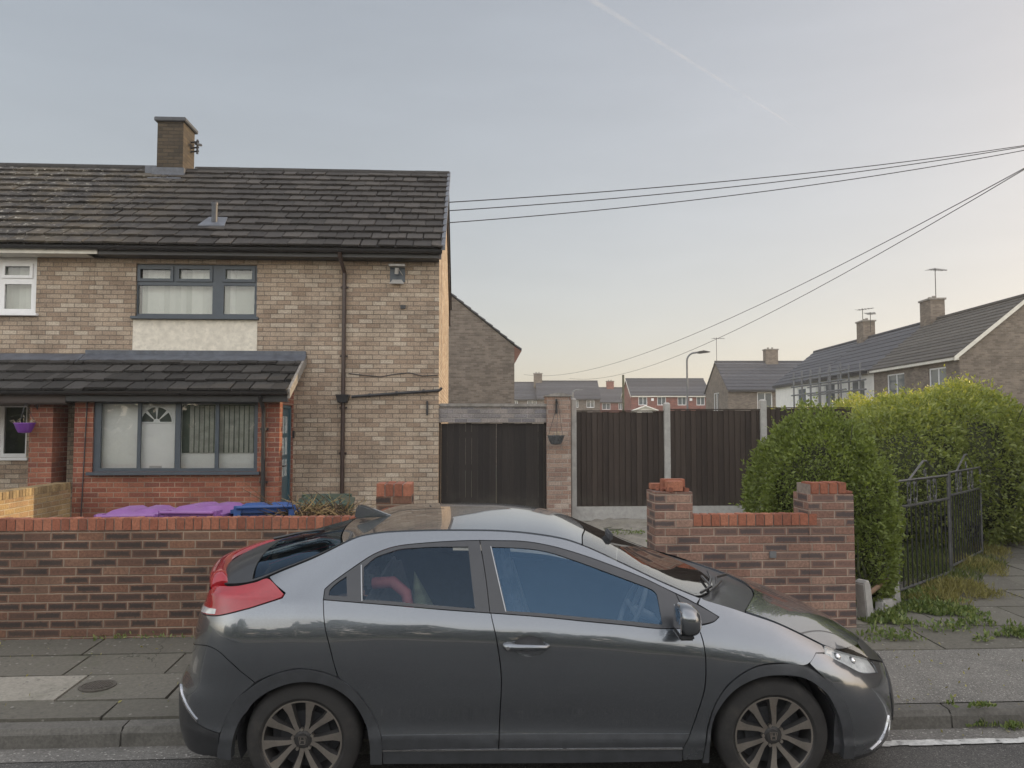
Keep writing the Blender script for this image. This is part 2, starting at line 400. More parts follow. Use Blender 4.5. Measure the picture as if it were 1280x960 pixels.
# ================================================================== GROUND
def strip(name, prof, x0, x1, mat, nx=1, kind='structure'):
    mb=MB()
    xs=np.linspace(x0,x1,nx+1)
    for i in range(nx):
        for (ya,za),(yb,zb) in zip(prof[:-1],prof[1:]):
            mb.face([(xs[i],ya,za),(xs[i+1],ya,za),(xs[i+1],yb,zb),(xs[i],yb,zb)])
    return tag(mb.build(name,mat),kind=kind)
strip('ground',[(-500,-.03),(5.30,-.03),(5.37,.07),(7.1,.17),(13.0,.43),(900,.43)],-600,600,MT['grass_ground'])
strip('road',[(-3.4,0),(5.10,0)],-90,90,MT['asphalt'])
strip('gutter_channel',[(5.045,.005),(5.27,.003)],-90,90,MT['channel'])
# opposite pavement behind the viewer
strip('far_kerb',[(-3.55,.0),(-3.5,.12),(-3.38,.12),(-3.37,-.01)],-90,90,MT['concrete'])
strip('far_pavement',[(-6.2,.12),(-3.55,.115)],-90,90,MT['asphalt_path'])
# worn white edge line, broken into patches
def edge_line():
    mb=MB(); x=2.52
    while x<40:
        L=random.uniform(.05,.16)
        y0=4.985+random.uniform(-.008,.008); y1=5.058+random.uniform(-.012,.012)
        mb.face([(x,y0,.009),(x+L,y0+random.uniform(-.008,.008),.009),(x+L,y1+random.uniform(-.01,.01),.009),(x,y1,.009)])
        x+=L-.001
    return mb.build('edge_line',simple('worn road paint',(.46,.46,.44),.8,var=.3,scale=30,dirt=((.10,.10,.095),1.0)))
tag(edge_line(),kind='structure')
def kerbs():
    mb=MB(); x=-14.95-.07
    while x<40:
        L=.915; a=random.random(); dz=random.uniform(-.004,.004); g=.006
        prof=[(5.245,-.05),(5.258,.085+dz),(5.285,.118+dz),(5.385,.124+dz),(5.385,-.05)]
        xa,xb=x+g,x+L-g
        for (y0,z0),(y1,z1) in zip(prof[:-1],prof[1:]):
            mb.face([(xa,y0,z0),(xb,y0,z0),(xb,y1,z1),(xa,y1,z1)],a=a)
        for xx,fl in ((xa,1),(xb,-1)):
            p=[(xx,y,z) for y,z in prof]; mb.face(p if fl<0 else p[::-1],a=a)
        x+=L
    mb.face([(-15,5.262,-.03),(40,5.262,-.03),(40,5.262,.09),(-15,5.262,.09)],a=.0)
    mb.face([(-15,5.262,.09),(40,5.262,.09),(40,5.385,.11),(-15,5.385,.11)],a=.0)
    return mb.build('kerb',MT['kerb'],smooth=20)
tag(kerbs(),kind='structure')
strip('pavement_bed',[(5.385,.105),(7.25,.195),(13,.445),(60,.45)],-15,16,MT['joint'])
def slabs():
    mb=MB(); rng=random.Random(5)
    def slab(x0,y0,x1,y1,a):
        g=.007+rng.random()*.005; t=[rng.uniform(-.005,.005) for _ in range(4)]
        P=[(x0+g,y0+g),(x1-g,y0+g),(x1-g,y1-g),(x0+g,y1-g)]
        top=[(x,y,gz(y)+.009+t[i]) for i,(x,y) in enumerate(P)]; bot=[(x,y,gz(y)-.03) for x,y in P]
        mb.face(top,a=a)
        for i in range(4):
            j=(i+1)%4; mb.face([bot[i],bot[j],top[j],top[i]],a=a)
    rows=[(5.39,5.70),(5.70,6.20),(6.20,6.66),(6.66,7.12)]
    for r,(ya,yb) in enumerate(rows):
        x=-15+[0,.45,.1,.62][r]
        while x<2.6:
            L=rng.choice([.6,.75,.9]) if r>0 else .9
            a=rng.uniform(.1,.75)
            if r==2 and -3.9<x<-2.9: a=.25
            if r==1 and -3.75<x<-2.9: a=1.0
            if r==0 and -2.9<x+.3<-2.2: a=.97
            slab(x,ya,min(x+L,2.6),yb,a); x+=L
    # side pavement beyond the corner
    y=6.46; r=0
    while y<40:
        h=.62; x=2.6+(r%2)*.4-.4
        while x<10.6:
            L=.9
            lim=4.25+max(0,(y-7.9))*.86 if y<13 else 8.6     # splayed boundary of the corner plot
            if y<7.2 or x>lim-.3: slab(max(x,2.6),y,x+L,y+h,rng.uniform(.1,.6))
            x+=L
        y+=h; r+=1
    return mb.build('pavement',MT['slab'])
tag(slabs(),kind='structure')
strip('footway_patch',[(5.386,.128),(6.46,.179)],2.6,30,MT['asphalt_path'])
strip('side_road',[(7.2,.02+.43),(300,.45)],10.8,17.5,MT['asphalt'])
# front yard and driveway: one rough sheet climbing from the pavement to the house
def yard():
    nx,ny=90,90; xs=np.linspace(-5.8,4.2,nx); ys=np.linspace(7.16,15.2,ny)
    rng=np.random.default_rng(3); Xg,Yg=np.meshgrid(xs,ys); Z=np.vectorize(gz)(Yg)+.012
    Z+=rng.normal(0,.004,Z.shape)
    k=np.clip((Yg-9.5)/3,0,1)*np.clip((Xg-1.2)/.8,0,1)
    Z+=k*(.03*np.sin(Xg*5+Yg*2)+.02*np.sin(Yg*7)+rng.normal(0,.012,Z.shape))
    V=np.stack([Xg,Yg,Z],-1).reshape(-1,3)
    i=np.arange((ny-1)*(nx-1)); r,c=i//(nx-1),i%(nx-1); a=r*nx+c
    return from_arrays('driveway',V,np.stack([a,a+1,a+nx+1,a+nx],1),MT['drive'],smooth=True)
tag(yard(),kind='structure')
strip('neighbour_yard',[(7.2,gz(7.2)+.02),(13.1,.49)],-14,-6.0,MT['drive'])
# ================================================================== HOUSES
def wall_grid(mb, x0,x1,z0,z1,Y,holes=(),depth=.1,axis='y',sgn=-1,mi=0,back=False):
    """vertical wall sheet with rectangular openings and reveals; axis y faces -y (sgn -1); axis x faces +x (sgn 1)"""
    xs=sorted({x0,x1,*[h[0] for h in holes],*[h[2] for h in holes]}); zs=sorted({z0,z1,*[h[1] for h in holes],*[h[3] for h in holes]})
    xs=[x for x in xs if x0-1e-6<=x<=x1+1e-6]; zs=[z for z in zs if z0-1e-6<=z<=z1+1e-6]
    def P(x,z,d=0.0): return (x,Y-sgn*d,z) if axis=='y' else (Y-sgn*d,x,z)
    flip = (axis=='y' and sgn>0) or (axis=='x' and sgn<0)
    def F(p): mb.face(p[::-1] if flip else p, mi=mi)
    for a,b in zip(xs[:-1],xs[1:]):
        for c,d in zip(zs[:-1],zs[1:]):
            mx,mz=(a+b)/2,(c+d)/2
            if any(h[0]<mx<h[2] and h[1]<mz<h[3] for h in holes): continue
            F([P(a,c),P(b,c),P(b,d),P(a,d)])
    for h in holes:
        a,c,b,d=h[0],max(h[1],z0),h[2],min(h[3],z1)
        F([P(a,c),P(a,d),P(a,d,depth),P(a,c,depth)]); F([P(b,d),P(b,c),P(b,c,depth),P(b,d,depth)])
        F([P(a,c,depth),P(b,c,depth),P(b,c),P(a,c)]); F([P(a,d),P(b,d),P(b,d,depth),P(a,d,depth)])

def window(parent,name,Y,rect,panes,mat,glass,sashes=(),proud=.0,depth=.07,sill=None,axis='y',sgn=-1):
    mb=MB(); x0,z0,x1,z1=rect
    wall_grid(mb,x0,x1,z0,z1,Y,panes,depth=.045,axis=axis,sgn=sgn)
    def P(x,z,d): return (x,Y-sgn*d,z) if axis=='y' else (Y-sgn*d,x,z)
    for a,b in (((x0,z0),(x1,z0)),((x1,z0),(x1,z1)),((x1,z1),(x0,z1)),((x0,z1),(x0,z0))):
        mb.face([P(*a,0),P(*a,depth),P(*b,depth),P(*b,0)])
    for (a,c,b,d) in sashes:                   # opening casements stand proud of the frame
        e=.035
        for q in ((a-e,c-e,b+e,c+.012),(a-e,d-.012,b+e,d+e),(a-e,c+.012,a+.012,d-.012),(b-.012,c+.012,b+e,d-.012)):
            p0,p1=P(q[0],q[1],-.022),P(q[2],q[3],.002)
            mb.box(tuple(map(min,p0,p1)),tuple(map(max,p0,p1)))
    fr=mb.build(name,mat,parent)
    for (a,c,b,d) in panes:
        g=MB(); g.face([P(a,c,.03),P(b,c,.03),P(b,d,.03),P(a,d,.03)] if (axis=='y')==(sgn<0) else [P(a,c,.03),P(a,d,.03),P(b,d,.03),P(b,c,.03)])
        g.build('pane',glass,fr)
    if sill:
        s=MB(); e=.05
        s.box((x0-e,Y-sill,z0-.045),(x1+e,Y+.02,z0-.002)); s.build('sill',mat,fr,bevel=.004)
    return fr

def tiles(mb, x0,x1,e,r,n,w,thick=.024,jit=.006,rng=random,bond=.5,tone=(0,1),skip=0.0):
    """n courses of overlapping tiles from eave e=(y,z) up to ridge r=(y,z)"""
    ev=Vector((0,e[0],e[1])); rv=Vector((0,r[0],r[1])); d=(rv-ev)/n; u=d.normalized(); nr=Vector((0,-u.z,u.y))
    if nr.z<0: nr=-nr
    for i in range(n):
        x=x0-(w*bond if i%2 else 0)
        base=ev+d*i; top=ev+d*(i+1)+u*.03
        while x<x1-1e-3:
            a,b=max(x,x0),min(x+w,x1)
            if b-a>.02:
                g=.004+(rng.random()**5)*.022; t=rng.uniform(*tone)
                s=rng.uniform(-jit,jit)*1.5; l1=rng.uniform(0,jit)+(.012 if rng.random()<.06 else 0); l2=rng.uniform(0,jit)
                lo=base-u*(.025+s); 
                P0=lo+nr*(.020+l1); P1=lo+nr*(.020+l2)
                mb.hexa([(a+g,P0.y,P0.z),(b-g,P1.y,P1.z),(b-g,top.y,top.z),(a+g,top.y,top.z),
                         (a+g,*(P0+nr*thick).yz),(b-g,*(P1+nr*thick).yz),(b-g,*(top+nr*(thick*.4)).yz),(a+g,*(top+nr*(thick*.4)).yz)],a=t)
            x+=w
    mb.face([(x0,e[0],e[1]),(x1,e[0],e[1]),(x1,r[0],r[1]),(x0,r[0],r[1])],a=.1)

def gutter(parent,x0,x1,Y,z,mat,r=.055,name='gutter'):
    mb=MB()
    n=7
    ring=[(Y+r*math.cos(math.pi+math.pi*k/n), z+r*math.sin(math.pi+math.pi*k/n)) for k in range(n+1)]
    for (ya,za),(yb,zb) in zip(ring[:-1],ring[1:]):
        mb.face([(x0,ya,za),(x0,yb,zb),(x1,yb,zb),(x1,ya,za)]); 
    for xx in (x0,x1): mb.face([(xx,*p) for p in ring])
    x=x0+.4
    while x<x1:
        mb.tube([(x,Y-r-.004,z+.004),(x,Y-r*.75,z-r*.75),(x,Y,z-r-.006),(x,Y+r,z)],.006,5); x+=.9
    return mb.build(name,mat,parent,smooth=40)

def pipe(parent,pts,r,mat,brackets=(),name='downpipe'):
    mb=MB(); mb.tube(pts,r,10)
    for z in brackets:
        x,y=pts[-1][0],pts[-1][1]
        mb.tube([(x,y,z-.02),(x,y,z+.02)],r*1.22,10); mb.box((x-r*1.9,y+r*.6,z-.014),(x+r*1.9,y+r*1.5,z+.014))
    return mb.build(name,mat,parent,smooth=40)

def blinds(parent,x0,x1,z0,z1,Y,mat=None,pitch=.09,ang=.45,name='blind'):
    mb=MB(); x=x0
    while x<x1:
        w=pitch*.98; mb.face([(x,Y,z0),(min(x+w,x1),Y+w*ang,z0),(min(x+w,x1),Y+w*ang,z1),(x,Y,z1)],a=random.random()); x+=pitch
    return mb.build(name,mat or MT['blind'],parent)

# ---------------------------------------------------------------- the end-of-terrace house
HX0,HX1,HY,HB=-6.12,-.49,13.1,19.45
ZE,ZR,YR=4.97,7.33,16.27
house=thing('end_terrace_house','tan brick end terrace house with slate blue windows and a red brick porch','house',(-3.3,HY,.45))
def X(px,py=500,Y=HY): return float(at(px,py,Y)[0])
def Zp(py,px=300,Y=HY): return float(at(px,py,Y)[2])
uw=(X(169.5,360),Zp(396.5),X(321,360),Zp(331))
rd=(X(166,420),Zp(440),X(321.5,420),Zp(397.5))
w=MB()
wall_grid(w,HX0,HX1,.3,ZE+.02,HY,[(uw[0],rd[1],uw[2],uw[3])],depth=.12)
wall_grid(w,HY,HB,.3,ZE+.02,HX1,[],axis='x',sgn=1)
w.face([(HX1,HY,ZE+.02),(HX1,HB,ZE+.02),(HX1,YR,ZR-.03)],uv=[(HY,ZE),(HB,ZE),(YR,ZR)])
wall_grid(w,HX0,HX1,.3,ZE,HB,[],sgn=1)
w.build('wall',MT['brick_tan'],house)
rb=MB(); rb.box((rd[0],HY-.012,rd[1]),(rd[2],HY+.1,rd[3]-.03)); rb.build('render_panel',MT['render'],house,bevel=.006)
def pr(px0,py0,px1,py1,Y): return (X(px0,(py0+py1)/2,Y),Zp(py1,px0,Y),X(px1,(py0+py1)/2,Y),Zp(py0,px0,Y))
YW=HY+.045
panes=[pr(175,335.5,214.5,349,YW),pr(223.5,335.5,263.5,349.5,YW),pr(281.5,336,316.5,350,YW),pr(172.5,356.5,265.5,392,YW),pr(279.5,357,318,392.5,YW)]
uwin=window(house,'window',YW,(uw[0]+.005,uw[1],uw[2]-.005,uw[3]-.0),panes,MT['grey_frame'],MT['glass'],sashes=panes[:3],sill=.13)
blinds(house,uw[0]+.03,uw[2]-.03,uw[1]+.05,Zp(333),HY+.20,ang=.62)
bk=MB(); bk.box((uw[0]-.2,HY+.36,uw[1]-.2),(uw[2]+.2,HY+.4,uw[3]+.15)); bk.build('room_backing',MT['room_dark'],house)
# roof
rng=random.Random(21)
rf=MB(); tiles(rf,HX0,HX1+.07,(HY-.36,ZE-.02),(YR,ZR),13,.29,thick=.030,rng=rng,jit=.012)
rf.face([(HX0,YR,ZR),(HX1+.07,YR,ZR),(HX1+.07,HB+.3,ZE),(HX0,HB+.3,ZE)],a=.4)
roof=rf.build('roof',MT['tile_moss'],house)
rg=MB(); x=-5.62
while x<HX1+.05:
    x2=min(x+.45,HX1+.09); n=8; r=.115
    for k in range(n):
        t0,t1=math.pi*k/n,math.pi*(k+1)/n
        q=lambda t,xx,rr: (xx,YR-rr*math.cos(t),ZR-.045+rr*.9*math.sin(t))
        rf_=r+rng.uniform(-.004,.004)
        rg_pts=[q(t0,x,rf_),q(t0,x2-.006,rf_),q(t1,x2-.006,rf_),q(t1,x,rf_)]
        rg.face(rg_pts[::-1],a=rng.random()*.6)
    x=x2
rg.face([(HX1+.09,YR-.11,ZR-.05),(HX1+.09,YR+.11,ZR-.05),(HX1+.09,YR,ZR+.06)],a=.3)
rg.build('ridge_tile',MT['tile'],roof)
# verge: clipped tile ends and bargeboard on the gable
vg=MB(); n=13
for i in range(n):
    for (ye,sg) in ((HY-.36,1),):
        y0=ye+(YR-ye)*i/n; y1=ye+(YR-ye)*(i+1)/n; z0=ZE-.02+(ZR-ZE+.02)*i/n; z1=ZE-.02+(ZR-ZE+.02)*(i+1)/n
        vg.hexa([(HX1+.045,y0,z0-.03),(HX1+.105,y0,z0-.03),(HX1+.105,y1,z1-.045),(HX1+.045,y1,z1-.045),(HX1+.045,y0,z0+.062),(HX1+.105,y0,z0+.062),(HX1+.105,y1,z1+.045),(HX1+.045,y1,z1+.045)],a=.6)
vg.build('verge_cap',MT['lead'],roof)
bb=MB()
for (ya,za,yb,zb) in ((HY-.33,ZE-.06,YR,ZR-.04),(YR,ZR-.04,HB+.33,ZE-.06)):
    bb.hexa([(HX1+.004,ya,za-.14),(HX1+.04,ya,za-.14),(HX1+.04,yb,zb-.14),(HX1+.004,yb,zb-.14),(HX1+.004,ya,za),(HX1+.04,ya,za),(HX1+.04,yb,zb),(HX1+.004,yb,zb)])
bb.box((HX1+.004,HB-.02,ZE-.42),(HX1+.05,HB+.30,ZE-.2)); bb.build('bargeboard',MT['brown_pl'],house)
fb=MB(); fb.box((HX0,HY-.30,ZE-.17),(HX1+.03,HY-.27,ZE-.02)); fb.box((HX0,HY-.27,ZE-.17),(HX1+.0,HY-.002,ZE-.15)); fb.build('fascia',MT['black_pl'],house)
gutter(house,HX0+.0,HX1+.06,HY-.37,ZE-.055,MT['black_pl'])
# soil vent on the slope with its lead slate
vb=at(268,292,0.001); vy=HY+.42; vz=ZE+(vy-HY+.36)*(ZR-ZE)/(YR-HY+.36)+.03; vx=X(268,280,vy)
vt=MB(); vt.tube([(vx,vy,vz-.1),(vx,vy,vz+.30)],.05,12); vt.tube([(vx,vy,vz+.30),(vx,vy,vz+.345)],.058,12)
vo=vt.build('vent_pipe',MT['lead_dark'],roof,smooth=40)
vs=MB(); sl=(ZR-ZE)/(YR-HY+.36)
vs.hexa([(vx-.22,vy-.17,vz-.17*sl+.01),(vx+.22,vy-.17,vz-.17*sl+.01),(vx+.16,vy+.2,vz+.2*sl+.0),(vx-.16,vy+.2,vz+.2*sl+.0),(vx-.22,vy-.17,vz-.17*sl+.03),(vx+.22,vy-.17,vz-.17*sl+.03),(vx+.16,vy+.2,vz+.2*sl+.02),(vx-.16,vy+.2,vz+.2*sl+.02)])
vs.build('lead_slate',MT['lead'],roof)
# chimney on the party line
cx0,cx1,cy0,cy1=X(196,200,15.97),X(228.5,200,15.97),15.97,16.62
ct=float(at(210,152,15.97)[2])
ch=MB(); 
for (a,b) in (((cx0,cy0,6.7),(cx1,cy1,ct)),): ch.box(a,b)
cho=ch.build('chimney',brick_mat('sooty chimney brick',[(.042,.032,.02),(.06,.045,.028),(.075,.056,.034),(.05,.037,.024)],(.034,.028,.022),m=.011,bump=.01,stain=((.04,.035,.03),.4)),roof)
cc=MB(); cc.box((cx0-.055,cy0-.055,ct+.002),(cx1+.055,cy1+.055,ct+.085)); cc.box((cx0+.19,cy0+.15,ct+.085),(cx1-.12,cy0+.42,ct+.15)); cc.build('chimney_cap',MT['lead_dark'],cho,bevel=.012)
fl=MB(); fl.box((cx0-.05,cy0-.10,7.02),(cx1+.06,cy0-.004,7.24)); fl.hexa([(cx0-.06,cy0-.3,6.94),(cx1+.07,cy0-.3,6.94),(cx1+.07,cy0-.05,7.11),(cx0-.06,cy0-.05,7.11),(cx0-.06,cy0-.3,6.965),(cx1+.07,cy0-.3,6.965),(cx1+.07,cy0-.05,7.135),(cx0-.06,cy0-.05,7.135)])
fl.box((cx0-.22,cy0-.02,7.14),(cx0-.004,cy0+.3,7.30)); fl.build('chimney_flashing',MT['lead'],cho)
ab=MB(); 
for zz in (-.26,-.38,-.46): ab.tube([(cx1,cy1-.2,ct+zz),(cx1+.16,cy1-.2,ct+zz+.02)],.018,6)
ab.tube([(cx1+.13,cy1-.2,ct-.5),(cx1+.13,cy1-.2,ct-.2)],.022,6); ab.tube([(cx1+.15,cy1-.35,ct-.34),(cx1+.15,cy1-.05,ct-.26)],.03,6)
ab.build('aerial_bracket',MT['iron'],cho)
# rainwater pipe with its hopper and the sloping waste pipe
dx=X(430,450)
pipe(house,[(X(429,320),HY-.37,ZE-.10),(X(429,325),HY-.33,ZE-.17),(dx,HY-.06,ZE-.38),(dx,HY-.055,4.3),(dx,HY-.055,.4)],.034,MT['brown_pl'],(4.35,3.2,1.6,2.35))
hp=MB(); hz=Zp(498,430)
hp.hexa([(dx-.075,HY-.14,hz-.07),(dx+.075,HY-.14,hz-.07),(dx+.075,HY-.004,hz-.07),(dx-.075,HY-.004,hz-.07),(dx-.11,HY-.16,hz+.06),(dx+.11,HY-.16,hz+.06),(dx+.11,HY-.004,hz+.06),(dx-.11,HY-.004,hz+.06)]); hp.build('hopper',MT['black_pl'],house)
a=at(440,496,HY); b=at(552,487.5,HY)
wp=MB(); wp.tube([(a[0],HY-.05,a[2]),(b[0]-.04,HY-.05,b[2]-.01),(b[0],HY-.02,b[2]+.03)],.024,8)
for t in (.2,.5,.8): wp.tube([(a[0]+(b[0]-a[0])*t-.02,HY-.05,a[2]+(b[2]-a[2])*t),(a[0]+(b[0]-a[0])*t+.02,HY-.05,a[2]+(b[2]-a[2])*t)],.034,8)
wp.build('waste_pipe',MT['black_pl'],house,smooth=40)
cb=MB(); P=[(436,467),(455,469),(476,471),(492,468),(512,466),(528,470),(547,469)]
cb.tube([(at(x,y,HY)[0],HY-.012,at(x,y,HY)[2]) for x,y in P],.007,5); cb.build('wall_cable',MT['wire'],house)
# stripped floodlight under the eave
fx,fz=X(497,345),Zp(344,497)
sl_=MB(); sl_.box((fx-.125,HY-.02,fz-.12),(fx+.125,HY-.003,fz+.13)); slo=sl_.build('floodlight',MT['grey_frame'],house,bevel=.004)
s2=MB(); s2.box((fx-.135,HY-.16,fz+.125),(fx+.13,HY-.02,fz+.16)); s2.tube([(fx+.0,HY-.12,fz+.10),(fx-.01,HY-.1,fz+.0)],[.035,.035],8); s2.tube([(fx+.02,HY-.11,fz+.09),(fx+.09,HY-.04,fz-.01)],.006,5)
s2.hexa([(fx-.13,HY-.11,fz-.16),(fx+.12,HY-.11,fz-.16),(fx+.12,HY-.09,fz-.16),(fx-.13,HY-.09,fz-.16),(fx-.08,HY-.03,fz-.08),(fx+.07,HY-.03,fz-.08),(fx+.07,HY-.015,fz-.08),(fx-.08,HY-.015,fz-.08)])
s2.build('lamp_bracket',MT['concrete'],slo,smooth=40)
wb=MB(); bx=X(534.5,510); wb.box((bx-.02,HY-.04,Zp(519,534)),(bx+.01,HY-.003,Zp(501.5,534))); wb.build('wall_bracket',MT['iron'],house)
vb_=MB(); vx_=X(504,384); vb_.box((vx_-.045,HY-.03,Zp(386,504)),(vx_+.04,HY-.003,Zp(381.5,504))); vb_.build('vent_cover',MT['iron'],house)

# ---------------------------------------------------------------- lean-to and porch
LY,LZ,LT=11.86,2.56,Zp(443.5,200)
PY=12.15; PX0,PX1=X(92,560,PY),X(349,560,PY)
lr=MB(); rng=random.Random(4)
LXS=X(108,445)
tiles(lr,LXS-.02,-2.70,(LY,LZ),(HY-.02,LT-.05),4,.30,thick=.034,rng=rng,jit=.016,bond=.5)
lro=lr.build('porch_roof',MT['tile'],house)
lf=MB(); lf.box((LXS,HY-.05,LT-.06),(X(383,440)+.0,HY-.004,LT+.07)); 
lf.hexa([(LXS,HY-.24,LT-.12),(-2.66,HY-.24,LT-.12),(-2.66,HY-.04,LT-.02),(LXS,HY-.04,LT-.02),(LXS,HY-.24,LT-.10),(-2.66,HY-.24,LT-.10),(-2.66,HY-.04,LT+.005),(LXS,HY-.04,LT+.005)])
lf.build('lead_flashing',MT['lead'],lro,bevel=.006)
lv=MB(); lv.hexa([(-2.70,LY+.02,LZ-.1),(-2.66,LY+.02,LZ-.1),(-2.66,HY-.05,LT-.16),(-2.70,HY-.05,LT-.16),(-2.70,LY+.02,LZ+.04),(-2.66,LY+.02,LZ+.04),(-2.66,HY-.05,LT-.01),(-2.70,HY-.05,LT-.01)]); lv.build('verge_board',MT['coping'],lro)
lfa=MB(); lfa.box((PX0-.02,LY+.05,LZ-.15),(-2.70,LY+.08,LZ+.0)); lfa.box((PX0-.02,LY+.08,LZ-.15),(-2.72,PY-.003,LZ-.13)); lfa.build('porch_fascia',MT['black_pl'],lro)
gutter(lro,PX0-.55,-2.68,LY-.035,LZ-.0,MT['black_pl'],name='porch_gutter')
pw=pr(116,499,322,590,PY)
w=MB(); wall_grid(w,PX0,PX1,.3,LZ+.03,PY,[(pw[0],pw[1],pw[2],pw[3])],depth=.10)
dY0,dY1,dZ1=PY+.20,HY-.10,Zp(506,355,12.5)
wall_grid(w,PY,HY,.3,LZ+.03,PX1,[(dY0,.3,dY1,dZ1)],axis='x',sgn=1,depth=.06)
w.face([(PX1,PY,LZ+.03),(PX1,HY,LZ+.03),(PX1,HY,LT-.16),(PX1,PY,LZ+.08)],uv=[(PY,LZ),(HY,LZ),(HY,LT-.2),(PY,LZ+.05)])
wall_grid(w,PY,HY,.3,LZ+.0,PX0,[],axis='x',sgn=-1)
w.build('porch_wall',MT['brick_red'],house)
pp=[pr(124.5,504.5,170.5,585.5,PY),pr(174.5,504.5,218,585.5,PY),pr(224.5,504.5,268,585.5,PY),pr(272.5,505,317,585.5,PY)]
window(house,'porch_window',PY+.03,pw,pp,MT['grey_frame'],MT['glass'],sill=.12)
# porch interior: the original front wall with white door and a blind-hung window
iy=PY+.17
iw=MB(); iw.box((PX0+.1,iy,.4),(PX1-.1,iy+.03,LZ+.1)); iw.box((PX0+.1,PY+.085,.4),(PX1-.1,iy,.46)); iw.build('inner_wall',MT['cream_wall'],house)
idr=MB(); ax0,ax1=X(173,545,iy)+.02,X(217,545,iy)+.03; z1=Zp(506,200,iy)
idr.box((ax0,iy-.035,.5),(ax1,iy-.003,z1)); 
ido=idr.build('inner_door',MT['white_door'],house)
fc=(X(197,528,iy),Zp(527.5,197,iy)); fr=.225
fg=MB(); N=32
for k in range(N):
    t0,t1=math.pi*k/N,math.pi*(k+1)/N
    if k in (7,8,15,16,23,24): continue
    if k in (0,17): pass
    q=lambda t,r:(fc[0]+r*math.cos(t),iy-.037,fc[1]+r*math.sin(t))
    fg.face([q(t0,.05),q(t0,fr),q(t1,fr),q(t1,.05)])
fg.build('fanlight',simple('dark door glass',(.07,.085,.08),.15),ido)
fm=MB()
fm.tube([(fc[0]+.24*math.cos(math.pi*k/16),iy-.04,fc[1]+.24*math.sin(math.pi*k/16)) for k in range(17)],.014,6); fm.tube([(fc[0]-.25,iy-.04,fc[1]-.01),(fc[0]+.25,iy-.04,fc[1]-.01)],.014,6)
fm.build('door_moulding',MT['white_door'],ido,smooth=50); fm=MB(); fm.box((fc[0]-.09,iy-.045,1.40),(fc[0]+.09,iy-.036,1.44)); fm.build('letterbox',MT['satin_grey'],ido)
iw0,iw1=X(228,545,iy),X(322,545,iy); izb=Zp(566,250,iy)
ib=MB(); ib.box((iw0,iy-.02,izb),(iw1,iy-.002,Zp(506,250,iy))); ib.build('inner_window',simple('dark inner glass',(.10,.12,.10),.12),house)
blinds(house,X(238.5,545,iy),iw1,izb,Zp(507,250,iy),iy-.05,simple('grey striped blind',(.42,.42,.37),.8,var=.25,scale=9),pitch=.075,ang=.6)
# side door of the porch
dd=MB(); dx_=PX1-.045
dd.box((dx_-.04,dY0+.045,.42),(dx_,dY1-.045,dZ1-.05))
ddo=dd.build('side_door',MT['teal_door'],house,bevel=.004)
df=MB()
for (a,b) in (((dx_-.05,dY0,.4),(dx_+.03,dY0+.05,dZ1)),((dx_-.05,dY1-.05,.4),(dx_+.03,dY1,dZ1)),((dx_-.05,dY0,dZ1-.05),(dx_+.03,dY1,dZ1))): df.box(a,b)
df.build('door_frame',MT['teal_door'],ddo)
dg=MB(); 
for k in range(2):
    ya=dY0+.13+k*.22
    for j in range(3): dg.box((dx_-.002,ya,1.25+j*.34),(dx_+.006,ya+.14,1.52+j*.34))
dg.build('door_glazing',simple('frosted door glass',(.40,.46,.47),.2),ddo)
dh=MB(); dh.tube([(dx_,dY0+.11,1.42),(dx_+.05,dY0+.11,1.42),(dx_+.05,dY0+.22,1.42)],.012,8); dh.build('handle',MT['iron'],ddo)
dbell=MB(); dbell.box((PX1-.001,HY-.07,1.85),(PX1+.03,HY-.03,1.97)); dbell.build('doorbell',MT['iron'],house)
pipe(house,[(X(331,490,PY),LY-.03,LZ-.05),(X(331,494,PY),LY+.03,LZ-.1),(X(331,497,PY),PY-.06,LZ-.26),(X(331,500,PY),PY-.05,LZ-.4),(X(331,540,PY),PY-.05,.4)],.032,MT['black_pl'],(2.0,1.2),name='porch_downpipe')
pc=MB(); cxp=X(108,560,PY); pc.tube([(cxp,PY-.012,LZ-.1),(cxp-.02,PY-.012,1.7),(cxp-.05,PY-.012,.5)],.008,5); pc.build('porch_cable',MT['wire'],house)

# ---------------------------------------------------------------- the attached neighbour
nb=thing('mid_terrace_house','tan brick neighbour house with white windows and lichen spotted roof at the left','house',(-9,HY,.45))
NX0=-13.4; NX1=HX0-.003
nw=pr(-40,320,45.5,391,HY); lw=pr(-60,503,33.5,572,HY)
w=MB(); wall_grid(w,NX0,NX1,.3,ZE+.02,HY,[nw,lw],depth=.12); wall_grid(w,NX0,NX1,.3,ZE,HB,[],sgn=1); wall_grid(w,HY,HB,.3,ZE,NX0,[],axis='x',sgn=-1)
w.build('wall',MT['brick_tan'],nb)
pn=[pr(6,332,39,345,YW),pr(5.5,355,39,386,YW),pr(-38,332,-4,345,YW),pr(-38,355,-4,386,YW)]
pn=[pr(6,332,39,345,YW),pr(5.5,355,39,386,YW),pr(-36,332,-3,345,YW),pr(-36,355,-3,386,YW)]
window(nb,'window',YW,nw,pn,MT['white_frame'],MT['glass'],sashes=pn[:1],sill=.12)
blinds(nb,nw[0]+.03,nw[2]-.05,nw[1]+.05,nw[3]-.05,HY+.22,pitch=.11,ang=.7)
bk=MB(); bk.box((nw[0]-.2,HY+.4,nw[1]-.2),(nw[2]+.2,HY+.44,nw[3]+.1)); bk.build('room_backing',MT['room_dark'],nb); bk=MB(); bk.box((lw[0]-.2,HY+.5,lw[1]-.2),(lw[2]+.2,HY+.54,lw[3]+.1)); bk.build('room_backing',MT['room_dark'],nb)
pl=[pr(5,509,32.0,567,YW),pr(-55,509,-3,567,YW)]
